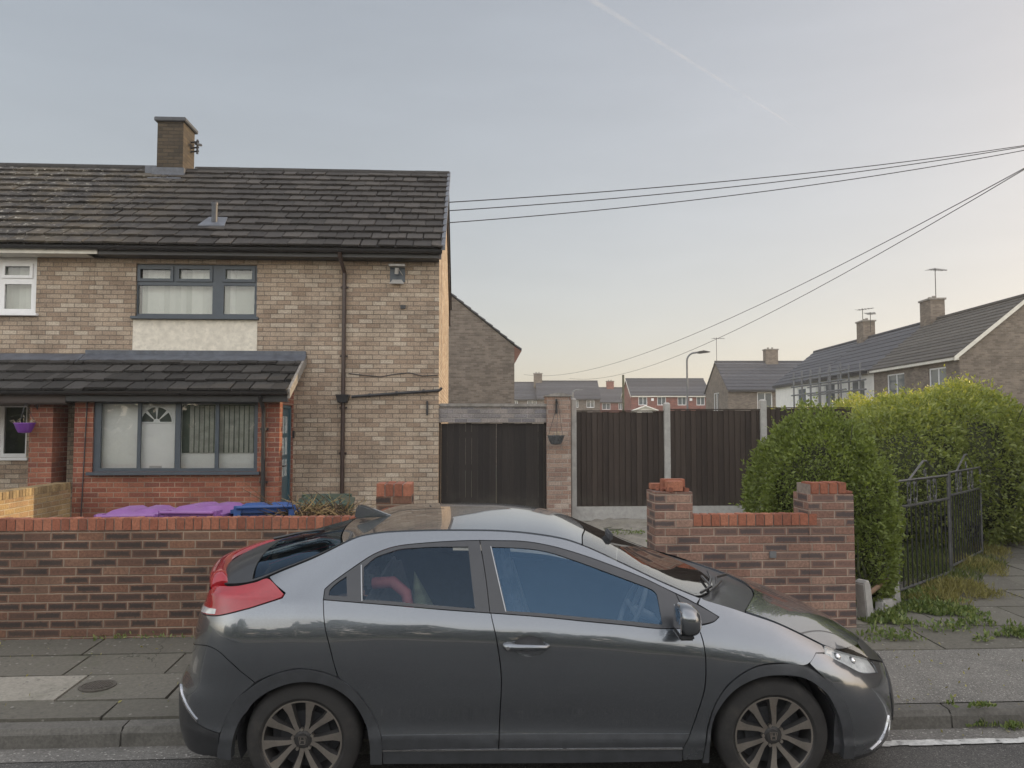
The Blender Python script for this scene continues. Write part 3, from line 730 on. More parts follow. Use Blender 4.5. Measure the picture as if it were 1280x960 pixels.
window(nb,'lower_window',YW,lw,pl,MT['white_frame'],MT['glass_dark'],sill=.10)
rf=MB(); rng=random.Random(8)
tiles(rf,NX0,NX1,(HY-.36,ZE-.02),(YR,ZR),13,.29,thick=.030,rng=rng,jit=.012)
rf.face([(NX0,YR,ZR),(NX1,YR,ZR),(NX1,HB+.3,ZE),(NX0,HB+.3,ZE)],a=.4)
nro=rf.build('roof',MT['tile_moss'],nb)
rg=MB(); x=NX0
while x<cx0-.25:
    x2=min(x+.45,cx0-.2); n=8; r=.12
    for k in range(n):
        t0,t1=math.pi*k/n,math.pi*(k+1)/n
        q=lambda t,xx,rr: (xx,YR-rr*math.cos(t),ZR-.04+rr*.9*math.sin(t))
        rg.face([q(t0,x,r),q(t1,x,r),q(t1,x2-.006,r),q(t0,x2-.006,r)],a=rng.random()*.5)
    x=x2
rg.build('ridge_tile',MT['tile'],nro)
fb=MB(); fb.box((NX0,HY-.32,ZE-.17),(X(122,320,HY-.3),HY-.29,ZE-.05)); fb.box((NX0,HY-.29,ZE-.17),(X(125,320,HY-.2),HY-.002,ZE-.15)); fb.build('soffit',MT['white_paint'],nb)
gutter(nb,NX0,NX1,HY-.37,ZE-.055,MT['black_pl'])
lr=MB(); rng=random.Random(14)
tiles(lr,NX0,LXS-.03,(LY,LZ),(HY-.02,LT-.05),4,.30,thick=.034,rng=rng,jit=.008)
nlo=lr.build('porch_roof',MT['tile'],nb)
lf=MB(); lf.hexa([(NX0,HY-.3,LT-.17),(LXS-.02,HY-.3,LT-.17),(LXS-.02,HY-.01,LT-.02),(NX0,HY-.01,LT-.02),(NX0,HY-.3,LT-.145),(LXS-.02,HY-.3,LT-.145),(LXS-.02,HY-.01,LT+.01),(NX0,HY-.01,LT+.01)]); lf.build('lead_flashing',MT['lead'],nlo)
lfa=MB(); lfa.box((NX0,LY+.05,LZ-.17),(PX0-.025,LY+.08,LZ+.0)); lfa.box((NX0,LY+.08,LZ-.19),(PX0-.025,HY-.003,LZ-.17)); lfa.build('porch_fascia',simple('dark stained fascia board',(.045,.032,.028),.6),nlo)
gutter(nlo,NX0,PX0-.56,LY-.035,LZ-.0,MT['black_pl'],name='porch_gutter')
pl_=MB(); px0,px1=X(36,560,PY),X(65,560,PY); pl_.box((px0,PY,.3),(px1,PY+.45,LZ-.19)); pl_.build('porch_pillar',MT['brick_red'],nb)
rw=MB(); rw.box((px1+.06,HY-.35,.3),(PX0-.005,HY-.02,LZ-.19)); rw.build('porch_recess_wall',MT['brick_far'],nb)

# ---------------------------------------------------------------- house behind, seen as a gable
bh=thing('gable_end_house','plain brown brick gable wall of the house standing behind the end house','house',(-.6,30.6,.45))
gY=30.6; gx1=float(at(643,480,gY)[0]); ge=at(652,438,gY); ap=at(562,366,gY); sl=(ap[2]-ge[2])/(ge[0]-ap[0])
gx0=2*ap[0]-gx1; zc=lambda x: ap[2]-abs(x-ap[0])*sl-.06
w=MB(); w.face([(gx0,gY,.3),(gx1,gY,.3),(gx1,gY,zc(gx1)),(ap[0],gY,zc(ap[0])),(gx0,gY,zc(gx0))])
wall_grid(w,gY,gY+9,.3,zc(gx1),gx1,[],axis='x',sgn=1); wall_grid(w,gY,gY+9,.3,zc(gx0),gx0,[],axis='x',sgn=-1); w.build('wall',MT['brick_far'],bh)
rf=MB()
for s in (-1,1):
    ex=ap[0]+s*(ge[0]-ap[0])
    for i in range(10):
        t0,t1=i/10,(i+1)/10
        xa,za,xb,zb=ex+(ap[0]-ex)*t0,ge[2]+(ap[2]-ge[2])*t0,ex+(ap[0]-ex)*t1,ge[2]+(ap[2]-ge[2])*t1
        rf.hexa([(xa,gY-.08,za),(xa,gY+9.1,za),(xb,gY+9.1,zb-.02),(xb,gY-.08,zb-.02),(xa,gY-.08,za+.075),(xa,gY+9.1,za+.075),(xb,gY+9.1,zb+.03),(xb,gY-.08,zb+.03)] if s<0 else
                [(xa,gY+9.1,za),(xa,gY-.08,za),(xb,gY-.08,zb-.02),(xb,gY+9.1,zb-.02),(xa,gY+9.1,za+.075),(xa,gY-.08,za+.075),(xb,gY-.08,zb+.03),(xb,gY+9.1,zb+.03)],a=random.random())
rfo=rf.build('roof',MT['tile_far'],bh)
sf=MB(); sf.prism([(gx1,ge[2]-.45),(gx1+.02,ge[2]-.5),(ge[0],ge[2]-.02),(gx1,zc(gx1))],gY-.02,gY+9.05); sf.build('eave_box',simple('reddish eave board',(.15,.07,.05),.7),bh)
# ================================================================== WALLS, GATE, FENCE
def soldiers(mb,x0,x1,y0,y1,z0,z1,pitch=.0755,rng=random,g=.004,axis='x'):
    n=max(1,round((x1-x0)/pitch)); p=(x1-x0)/n
    for i in range(n):
        a=x0+i*p+g+rng.uniform(0,.002); b=x0+(i+1)*p-g-rng.uniform(0,.002)
        dz=rng.uniform(-.004,.004); dy=rng.uniform(-.004,.004); c=.006
        pr_=[(a,z0),(b,z0),(b,z1+dz-c),(b-c,z1+dz),(a+c,z1+dz),(a,z1+dz-c)]
        if axis=='x': mb.prism(pr_,y0+dy,y1+dy,'y',a=rng.random())
        else: mb.prism(pr_,y0+dy,y1+dy,'x',a=rng.random())
rng=random.Random(31)
WY0,WY1=7.08,7.187
fw_=thing('garden_wall','long low dark red brick front wall with soldier coping along the pavement','wall',(-4,WY0,.2))
pzt,ptop=float(at(490,621,WY0)[2]),float(at(490,605,WY0)[2])
P0,P1=float(at(470,610,WY0)[0]),float(at(514.5,610,WY0)[0])
b=MB(); b.box((-11,WY0,.1),(P0,WY1,1.138)); b.box((P0+.001,WY0-.002,.1),(P1,WY0+.335,pzt)); b.build('brickwork',MT['brick_rustic'],fw_)
s=MB(); soldiers(s,-11,P0-.002,WY0-.004,WY1+.004,1.142,1.243,rng=rng); so=s.build('coping',MT['soldier'],fw_)
s=MB(); s.box((-11,WY0+.004,1.138),(P0,WY1-.004,1.236)); s.box((P0+.006,WY0+.004,pzt),(P1-.006,WY0+.33,ptop-.008)); s.build('mortar_bed',MT['mortar'],fw_)
s=MB(); soldiers(s,P0,P1-.0,WY0-.004,WY0+.165,pzt+.004,ptop,rng=rng); soldiers(s,P0,P1,WY0+.17,WY0+.337,pzt+.004,ptop,rng=rng); s.build('pier_cap',MT['soldier'],fw_)
# right hand stretch between two piers
rw_=thing('gate_side_wall','short pinkish brick wall dipping between two piers, bush rising behind it','wall',(2.6,WY0,.2))
xa,xb,xc,xd=[float(at(x,650,WY0)[0]) for x in (819,866,1011,1067.5)]
zl,zr_=float(at(840,615,WY0)[2]),float(at(1040,618,WY0)[2])
b=MB(); b.box((xa,WY0,.1),(xb,WY0+.335,zl)); b.box((xb,WY0+.004,.1),(xc,WY0+.112,1.138)); b.box((xc,WY0,.1),(xd,WY0+.335,zr_)); b.build('brickwork',MT['brick_rustic_pink'],rw_)
s=MB(); soldiers(s,xb+.002,xc+.08,WY0-.006,WY0+.116,1.142,1.245,pitch=.083,rng=rng)
s.build('coping',MT['soldier'],rw_)
s=MB(); s.box((xb,WY0+.004,1.137),(xc,WY0+.105,1.236)); s.box((xc+.02,WY0+.006,zr_-.001),(xd-.08,WY0+.3,zr_+.09)); s.build('mortar_bed',MT['mortar'],rw_)
s=MB()
# broken cap of the left pier: a few bricks still bedded, crumbling mortar
zt=float(at(840,600,WY0)[2])
for (p,q,y0_,y1_,top) in ((.115,.26,.0,.10,zt-.012),(.10,.31,.115,.22,zt),(.02,.20,.23,.33,zl+.06)):
    s.box((xa+p,WY0+y0_,zl+.006),(xa+q,WY0+y1_,top),at=rng.random())
for k in range(16):
    x=xa+rng.uniform(.04,.31); y=WY0+rng.uniform(.0,.3); r=rng.uniform(.012,.03)
    s.box((x-r,y-r,zl-.004),(x+r,y+r,zl+r*1.4),at=rng.random()*.3,rot=Matrix.Rotation(rng.uniform(0,3),3,'Z')@Matrix.Rotation(rng.uniform(-.4,.4),3,'X'))
s.build('broken_cap',MT['soldier'],rw_,bevel=.004)
s=MB(); n=4; pw_=(xd-.05-xc-.03)/n
for i in range(n): 
    x=xc+.02+i*pw_; s.box((x+.005,WY0-.004,zr_+.003),(x+pw_-.005,WY0+.215,zr_+.104+rng.uniform(-.004,.004)),at=rng.random())
s.box((xd-.075,WY0+.0,zr_+.004),(xd-.004,WY0+.2,zr_+.03),at=.1)
s.build('pier_cap',MT['soldier'],rw_,bevel=.006)
s=MB(); c=at(965.5,693,WY0); s.box((c[0]-.032,WY0-.018,c[2]-.03),(c[0]+.032,WY0-.001,c[2]+.03)); s.build('wall_plate',MT['galv'],rw_,bevel=.004)
# yellow wall dividing the two front yards
DX=-5.93
dv=thing('dividing_wall','yellow brick dividing wall between the front yards, sunlit at its near end','wall',(DX,9.6,.3))
b=MB(); b.box((DX-.215,7.32,.15),(DX,PY-.004,1.10)); b.build('brickwork',MT['brick_yellow'],dv)
def ysold(mb,y0,y1,x0,x1,z0,z1,rng):
    n=round((y1-y0)/.0755); p=(y1-y0)/n
    for i in range(n):
        mb.box((x0+rng.uniform(-.003,.003),y0+i*p+.004,z0),(x1+rng.uniform(-.003,.003),y0+(i+1)*p-.004,z1+rng.uniform(-.004,.004)),at=rng.random())
s=MB(); ysold(s,7.32,PY-.01,DX-.218,DX+.004,1.104,1.205,rng)
s.build('coping',rnd_mat('yellow soldier bricks',[(0,(.19,.135,.07)),(1,(.36,.27,.14))],.85,.3,50,.004,blotch=[((.09,.075,.05),3,.5,.7,.5)]),dv,bevel=.004)
s=MB(); s.box((DX-.21,7.33,1.10),(DX-.004,PY-.02,1.196)); s.build('mortar_bed',MT['mortar'],dv)

# gateway beside the house
GY=13.14
gw=thing('brick_gateway','weathered brick gateway with flat lintel and one tall pillar beside the house','gateway',(.6,GY,.45))
gxa,gxb,gxc=HX1+.004,X(683,520,GY),X(713,520,GY)
lz0,lz1,lz2=Zp(528,620,GY),Zp(509,620,GY),Zp(504.5,620,GY)
b=MB(); b.box((gxa,GY,lz0),(gxb,GY+.215,lz1)); b.build('lintel',brick_mat('blue grey brick',[(.16,.15,.155),(.22,.20,.195),(.27,.24,.22),(.20,.19,.20)],(.30,.28,.26),m=.013,bump=.012,stain=((.10,.095,.10),.4)),gw)
b=MB(); pz=Zp(496,700,GY); b.box((gxb+.001,GY-.05,.3),(gxc,GY+.34,pz)); b.build('pillar',MT['brick_pink'],gw)
b=MB(); b.box((gxa,GY-.03,lz1+.002),(gxb+.12,GY+.24,lz2)); b.build('lintel_coping',MT['coping'],gw,bevel=.012)
b=MB(); n=10; w_=gxc-gxb+.05
poly=[(gxb-.02,pz+.003)]+[(gxb-.02+w_*k/n,pz+.02+.045*math.sin(math.pi*k/n)) for k in range(n+1)]+[(gxb-.02+w_,pz+.003)]
b.prism(poly,GY-.08,GY+.37); b.build('pillar_coping',MT['coping'],gw)
b=MB(); px_=X(695.5,508,GY-.06); b.box((px_-.015,GY-.09,Zp(517,695,GY)),(px_+.012,GY-.052,Zp(499,695,GY))); b.tube([(px_,GY-.07,Zp(503,695,GY)),(px_,GY-.30,Zp(503,695,GY))],.008,6); b.build('wall_bracket',MT['iron'],gw)
# timber gate, two boarded leaves
gt=thing('wooden_gate','pair of dark brown boarded timber gate leaves with worn gaps beside the house','gate',((gxa+gxb)/2,GY+.08,.47))
mid=(gxa+gxb)/2+.06
for nm,(x0,x1) in (('gate_leaf',(gxa+.035,mid-.003)),('gate_leaf',(mid+.003,gxb-.035))):
    m=MB(); n=round((x1-x0)/.098); p=(x1-x0)/n
    for i in range(n):
        g=.0004+(.0022 if rng.random()<.2 else 0); m.box((x0+i*p+g,GY+.06+rng.uniform(0,.006),.50),(x0+(i+1)*p-g,GY+.08,lz0-.012+rng.uniform(-.012,.006)),at=rng.random())
    for z in (.75,1.3,1.85): m.box((x0+.01,GY+.082,z),(x1-.01,GY+.115,z+.1),at=.3)
    m.build(nm,MT['wood_dark'],gt)
m=MB(); m.box((gxa+.002,GY+.05,.3),(gxa+.030,GY+.13,lz0-.004),at=.2); m.build('gate_post',MT['wood_dark'],gt); m=MB(); m.box((gxb-.030,GY+.05,.3),(gxb-.002,GY+.13,lz0-.004),at=.2); m.build('gate_post',MT['wood_dark'],gt)

# closeboard fence in concrete posts
FY=13.3
fe=thing('closeboard_fence','dark brown closeboard fence panels between pale concrete posts','fence',(3.4,FY,.45))
posts=[(X(713.5,560,FY),X(718.5,560,FY)),(X(830,560,FY),X(837.5,560,FY)),(X(950.5,560,FY),X(958,560,FY))]
pws=posts[1][1]-posts[1][0]
posts[0]=(posts[0][0]+.005,posts[0][0]+.005+pws*.85)
posts.append((posts[2][0]+1.62,posts[2][1]+1.62)); posts.append((posts[2][0]+3.24,posts[2][1]+3.24))
ztops=[Zp(497.5,716,FY),Zp(503,834,FY),Zp(499,954,FY),2.2,2.2]
for (a,b_),zt_ in zip(posts,ztops):
    m=MB(); m.box((a,FY-.05,.2),(b_,FY+.06,zt_-.03)); m.hexa([(a,FY-.05,zt_-.03),(b_,FY-.05,zt_-.03),(b_,FY+.06,zt_-.03),(a,FY+.06,zt_-.03),(a+.02,FY-.03,zt_),(b_-.02,FY-.03,zt_),(b_-.02,FY+.04,zt_),(a+.02,FY+.04,zt_)])
    m.build('post',MT['concrete'],fe,bevel=.006)
tops=[Zp(515,775,FY),Zp(513,893,FY),Zp(511,1000,FY),2.3]; gbt=Zp(633,770,FY)
for i in range(4):
    x0,x1=posts[i][1]-.01,posts[i+1][0]+.01; x=x0; m=MB()
    while x<x1-.01:
        w_=rng.uniform(.088,.1); b_=min(x+w_+.015,x1); y=FY+rng.uniform(-.002,.004); z1=tops[i]+rng.uniform(-.008,.006); a=rng.random()
        m.hexa([(x,y-.014,gbt+.004),(b_,y+.006,gbt+.004),(b_,y+.014,gbt+.004),(x,y+.010,gbt+.004),(x,y-.014,z1),(b_,y+.006,z1),(b_,y+.014,z1),(x,y+.010,z1)],a=a)
        x+=w_
    m.box((x0,FY-.02,tops[i]+.008),(x1,FY+.03,tops[i]+.026),at=.1)
    m.build('fence_panel',MT['wood_fence'],fe)
    m=MB(); m.box((x0,FY-.02,.25),(x1,FY+.02,gbt)); m.build('gravel_board',MT['concrete'],fe)

# hanging baskets
def basket(c,r,hook,mat,label,group,stalks,rng):
    t=thing('hanging_basket',label,'hanging basket',c,0,group)
    m=MB(); m.lathe([(.02,-.62*r*1.6),(r*.62,-.58*r*1.6),(r*.85,-.3*r*1.6),(r,0),(r*1.06,0),(r*1.06,.02),(r*.95,.02),(r*.9,-.03),(0.001,-.03)],c,'z',20); m.build('bowl',mat,t,smooth=45)
    m=MB()
    for k in range(3):
        an=2*math.pi*k/3+.5; m.tube([(c[0]+r*math.cos(an),c[1]+r*math.sin(an),c[2]+.01),hook],.004,5)
    m.build('chain',MT['wire'],t)
    m=MB()
    for k in range(stalks):
        an=rng.uniform(0,6.28); q=rng.uniform(.2,.9)*r; h=rng.uniform(.02,.09)
        m.tube([(c[0]+q*math.cos(an),c[1]+q*math.sin(an),c[2]-.02),(c[0]+(q+.03)*math.cos(an),c[1]+(q+.03)*math.sin(an),c[2]+h),(c[0]+(q+.07)*math.cos(an),c[1]+(q+.07)*math.sin(an),c[2]+h*.7)],.004,4,a=rng.random())
    m.build('dead_stems',simple('dry stems',(.30,.26,.18),.9,var=.3),t)
bc=at(695,545.5,GY-.30); basket((bc[0],bc[1],bc[2]),.135,(px_,GY-.30,Zp(503,695,GY)),simple('grey coir liner',(.075,.08,.085),.9,var=.5,scale=30,bump=.01),'dark weathered hanging basket on the gateway pillar',None,14,rng)
bY=PY-.22; bc=at(31,530,bY); hk=at(33,503,bY)
basket((bc[0],bc[1],bc[2]),.135,(bc[0],bc[1],hk[2]),simple('purple plastic',(.13,.035,.24),.4,var=.12),'purple plastic hanging basket in front of the neighbour porch pillar',None,12,rng)
m=MB(); k0=at(47,508,PY); m.tube([(k0[0],PY-.005,hk[2]+.02),(bc[0],bY,hk[2]+.02)],.008,6); m.tube([(k0[0],PY-.008,hk[2]-.1),(k0[0],PY-.008,hk[2]+.05)],.01,6); m.tube([(k0[0],PY-.01,hk[2]-.08),((k0[0]+bc[0])/2,(PY+bY)/2,hk[2]+.015)],.006,6)
m.build('basket_bracket',MT['iron'],nb)
# something dark standing against the neighbour's window
# ------------------------------------------------------------------ wheelie bins
def bin_proto(colr,lidcol,name='wheelie_bin'):
    t=thing(name,'x','bin',(0,0,0))
    m=MB(); h=.97
    b0=[(-.24,-.25),(.22,-.25),(.22,.25),(-.24,.25)]; b1=[(-.36,-.285),(.33,-.285),(.33,.285),(-.36,.285)]
    m.hexa([(*p,.06) for p in b0]+[(*p,h) for p in b1]); m.box((-.345,-.275,h-.06),(.32,.275,h-.025)); m.box((-.385,-.302,h-.10),(.345,.302,h-.034))
    m.build('body',colr,t,bevel=.02,smooth=40)
    m=MB()
    # domed lid: front lip at -x, hinge at +x
    nx,ny=14,10
    def Zl(u,v): 
        e=min(u,1-u,v,1-v); ed=min(1,e/.09); base=.022*ed**.5+.012*(1-(2*v-1)**2)*ed
        rib=.028 if (.12<v<.42 or .58<v<.88) and .12<u<.80 else 0
        return h+.012+base+rib*ed+.012*u
    for i in range(nx):
        for j in range(ny):
            q=[(i/nx,j/ny),((i+1)/nx,j/ny),((i+1)/nx,(j+1)/ny),(i/nx,(j+1)/ny)]
            m.face([(-.40+.76*u,-.305+.61*v,Zl(u,v)) for u,v in q])
    for (ax,ay,bx,by) in ((-.40,-.305,.36,-.305),(.36,-.305,.36,.305),(.36,.305,-.40,.305),(-.40,.305,-.40,-.305)):
        zz=lambda x: h+.014+.012*((x+.4)/.76)
        m.face([(ax,ay,zz(ax)-.035),(bx,by,zz(bx)-.035),(bx,by,zz(bx)),(ax,ay,zz(ax))])
    m.build('lid',lidcol,t,smooth=35)
    m=MB(); m.tube([(.30,-.24,h+.0),(.43,-.24,h+.045),(.43,.24,h+.045),(.30,.24,h+.0)],.018,8); 
    for y in (-.24,.24): m.box((.29,y-.03,h-.05),(.42,y+.03,h+.06))
    m.build('handle',lidcol,t,smooth=50)
    for y in (-.27,.27):
        m=MB(); m.lathe([(.0,-.03),(.09,-.03),(.1,-.02),(.1,.02),(.09,.03),(0,.03)],(.22,y,.10),'y',18); m.build('wheel',MT['iron'],t,smooth=40)
    return t
def plast(n,c): return simple(n,c,.38,var=.12,scale=5,dirt=((c[0]*.5+.05,c[1]*.5+.05,c[2]*.5+.05),.35))
pur=plast('purple bin plastic',(.14,.035,.20)); pur2=plast('faded purple lid',(.24,.10,.30)); blu=plast('blue bin plastic',(.022,.07,.23)); gre=plast('dark green bin plastic',(.02,.045,.03))
BY=7.67
def setbin(t,px,py,Y,rz,label,tilt=0,dz=0):
    p=at(px,py,Y-(.36 if Y<8 else 0)); t.location=(p[0],Y,p[2]-1.065+dz); t.rotation_euler=(0,tilt,rz); t['label']=label; t['group']='wheelie bins behind the front wall'
setbin(bin_proto(pur,pur2),155,637.5,BY,R(-84),'purple wheelie bin with pale lid, leftmost behind the front wall')
setbin(bin_proto(pur,pur2),244,633,BY+.01,R(-97),'purple wheelie bin next to the blue bin behind the front wall')
setbin(bin_proto(blu,blu),322,631,BY+.02,R(-80),'blue wheelie bin between purple bin and heap of cuttings',tilt=R(-4))
setbin(bin_proto(gre,gre),406,617.5,8.55,R(96),'dark green wheelie bin behind the heap of dry cuttings')
# heap of hedge cuttings thrown between the bins and the wall
def twigs():
    m=MB(); g=random.Random(77)
    c=at(398,640,7.62); cx=c[0]
    for k in range(1000):
        t=g.uniform(-1,1); x=cx+t*.38+g.gauss(0,.03); h=1.30-.13*abs(t)**1.6
        y=7.36+g.uniform(-.02,.42); z=(h-.02)-abs(g.gauss(0,.10))
        an=g.uniform(0,6.28); el=g.gauss(.1,.40); L=g.uniform(.08,.27)
        d=Vector((math.cos(an)*math.cos(el),math.sin(an)*math.cos(el),math.sin(el)))
        p=Vector((x,y,z)); q=Vector((g.gauss(0,.5),g.gauss(0,.5),g.gauss(-.1,.4)))
        pts=[p+d*L*s+q*L*s*s for s in (0,.33,.66,1)]
        m.tube(pts,[.0055,.005,.004,.002],4,a=g.random(),cap=False)
    for k in range(220):
        t=g.uniform(-1,1); x=cx+t*.35; y=7.36+g.uniform(-.02,.35); z=1.25-.16*abs(t)**1.6-abs(g.gauss(0,.10))
        s=g.uniform(.015,.035); R_=Matrix.Rotation(g.uniform(0,6),3,'Z')@Matrix.Rotation(g.uniform(-1,1),3,'X')
        m.face([tuple(Vector((x,y,z))+R_@Vector(v)) for v in ((-s,0,0),(0,-s*.4,.004),(s,0,0),(0,s*.4,.004))],a=g.uniform(.3,1))
    m.prism([(cx-.30,.22),(cx+.30,.22),(cx+.20,1.04),(cx-.20,1.04)],7.40,7.80,a=.0)
    o=m.build('cuttings_heap',rnd_mat('dry twigs',[(0,(.03,.02,.012)),(.35,(.09,.058,.03)),(.6,(.16,.10,.05)),(.8,(.34,.24,.11)),(1,(.15,.15,.05))],.9,.2,30),None)
    return tag(o,'tangled heap of dry brown hedge cuttings piled beside the blue bin','garden waste')
twigs()

# ------------------------------------------------------------------ plants
def lump(D,seed,k=1.0):
    g=np.random.default_rng(seed); s=0
    for i in range(7):
        f=g.normal(0,2.2+i*.9,3); s=s+np.sin(D@f+g.uniform(0,6.28))/(1.6+i*.7)
    return s*.09*k
def blob(ells,n,seed,inset=.13,lk=1.0):
    g=np.random.default_rng(seed); P=[];N=[]
    area=np.array([(r[0]*r[1]+r[1]*r[2]+r[0]*r[2])/max(8,c[1])**1.6 for c,r in ells]); cnt=(n*area/area.sum()).astype(int)
    for idx,((c,r),k) in enumerate(zip(ells,cnt)):
        d=g.normal(0,1,(k,3)); d/=np.linalg.norm(d,axis=1)[:,None]; c=np.array(c);r=np.array(r)
        rad=1+lump(d*2.2,seed+idx,lk)-np.abs(g.normal(0,inset,k)) + (g.random(k)<.05)*g.uniform(0,.16,k)
        p=c+d*r*rad[:,None]; nn=d/r; nn/=np.linalg.norm(nn,axis=1)[:,None]
        keep=np.ones(k,bool)
        for j,(c2,r2) in enumerate(ells):
            if j!=idx: keep&=(np.linalg.norm((p-np.array(c2))/np.array(r2),axis=1)>.80)
        P.append(p[keep]);N.append(nn[keep])
    return np.concatenate(P),np.concatenate(N),g
def plant(name,label,cat,ells,n,size,mat,seed,stem_mat,zbase,topbias=0.0,inset=.13,core=.60,lk=1.0,aspect=.45,spread=.9,up=.25):
    c=np.mean([e[0] for e in ells],axis=0)
    t=thing(name,label,cat,(c[0],c[1],zbase))
    P,N,g=blob(ells,n,seed,inset,lk); ok=P[:,2]>zbase+.03; P,N=P[ok],N[ok]
    # stray shoots growing out of the clipped face
    ks=g.choice(len(P),min(len(P)//160,420),replace=False); dr=N[ks]*.6+g.normal(0,.35,(len(ks),3))+np.array([0,0,.7]); dr/=np.linalg.norm(dr,axis=1)[:,None]
    Ls=g.uniform(.05,.20,len(ks)); st=np.linspace(.15,1,9)
    PS=(P[ks][:,None,:]+dr[:,None,:]*(Ls[:,None]*st[None,:])[:,:,None]).reshape(-1,3); NS=np.repeat(dr,9,0)
    P=np.concatenate([P,PS]); N=np.concatenate([N,NS])
    V,F=leaf_cloud(P,N,size,g,aspect,up,spread)
    z0,z1=P[:,2].min(),P[:,2].max()
    rn=np.clip(g.beta(2,2.6,len(P))*.75+topbias*np.clip((N[:,2]-.1),0,1)*np.clip((P[:,2]-z0)/(z1-z0),0,1)**2,0,1)  # upper, upward-facing leaves take the yellower end of the ramp
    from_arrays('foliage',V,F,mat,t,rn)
    # woody inside: stems and branch mass
    m=MB(); gg=random.Random(seed)
    for (cc,r) in ells:
        base=Vector((cc[0],cc[1],zbase-.05))
        for k in range(9):
            e=Vector(cc)+Vector((gg.uniform(-.8,.8)*r[0],gg.uniform(-.8,.8)*r[1],gg.uniform(-.2,.85)*r[2]))
            b0=base+Vector((gg.gauss(0,.1),gg.gauss(0,.1),0)); md=(b0+e)/2+Vector((gg.gauss(0,.08),gg.gauss(0,.08),.1))
            m.tube([b0,md,e],[.022,.014,.005],6)
        N1,N2=18,10; q=lambda i,j:(cc[0]+core*r[0]*math.sin(math.pi*j/N2)*math.cos(2*math.pi*i/N1),cc[1]+core*r[1]*math.sin(math.pi*j/N2)*math.sin(2*math.pi*i/N1),max(zbase-.02,cc[2]+core*r[2]*math.cos(math.pi*j/N2)))
        for i in range(N1):
            for j in range(N2): m.face([q(i,j),q(i,j+1),q(i+1,j+1),q(i+1,j)])
    m.build('branches',stem_mat,t)
    return t
MT['leaf_bush']=leaf_mat('privet leaf',[(0,(.11,.14,.036)),(.5,(.20,.245,.068)),(1,(.34,.38,.13))],.38,.55)
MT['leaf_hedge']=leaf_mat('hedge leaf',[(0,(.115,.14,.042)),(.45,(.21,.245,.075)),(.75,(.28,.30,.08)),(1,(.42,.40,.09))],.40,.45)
MT['stem']=simple('shrub wood',(.045,.050,.022),.95,var=.4,scale=12)
def cw(px,py,D): return tuple(float(v) for v in atD(px,py,D))
c1=cw(1022,600,8.45); c2=cw(1070,640,8.2); c3=cw(985,610,8.75); c4=cw(1086,700,7.95)
plant('privet_bush','rounded green privet bush spilling over the wall pier','bush',
   [((c1[0],c1[1],1.40),(.62,.55,.80)),((c2[0],c2[1],1.10),(.40,.42,.72)),((c3[0],c3[1],1.15),(.44,.45,.80)),((c4[0],c4[1]-.02,.72),(.25,.26,.52))],66000,.045,MT['leaf_bush'],5,MT['stem'],.22,inset=.085,lk=1.0)
E_=[]
for (px,D,top,rx,ry) in ((1135,10.9,2.42,.85,.8),(1195,11.3,2.66,.95,.9),(1228,11.7,2.62,.75,.9),(1120,12.3,2.55,.95,1.0),(1190,13.2,2.75,1.0,1.1),(1085,14.5,2.62,.85,1.3),(1140,15.8,2.7,.9,1.4),(1072,17.0,2.55,.8,1.5),(1030,19.5,2.52,.8,1.6),(1100,19.5,2.55,.9,1.6),(1000,22.5,2.55,.8,1.8),(965,26,2.6,.9,2.2)):
    p=atD(px,560,D); h=(top-.3)/2*1.12; E_.append(((p[0],p[1],top-h),(rx,ry,h)))
p=atD(1240,560,11.9); E_.append(((p[0],p[1],1.1),(.45,.6,.75)))
plant('privet_hedge','tall bushy hedge, yellower green towards the top, behind the iron gate','hedge',E_,215000,.060,MT['leaf_hedge'],9,MT['stem'],.42,topbias=.75,inset=.09,core=.62,lk=.8)
p=atD(1330,560,14.5)
plant('privet_hedge','sunlit yellow green hedge at the right edge beyond the bushy hedge','hedge',[((p[0],p[1],1.2),(.8,1.0,1.1)),((p[0]+.8,p[1]+1.5,1.3),(.9,1.4,1.2)),((p[0]+2.4,p[1]+2.0,1.4),(1.2,1.4,1.3))],22000,.07,MT['leaf_hedge'],19,MT['stem'],.4,topbias=.6)

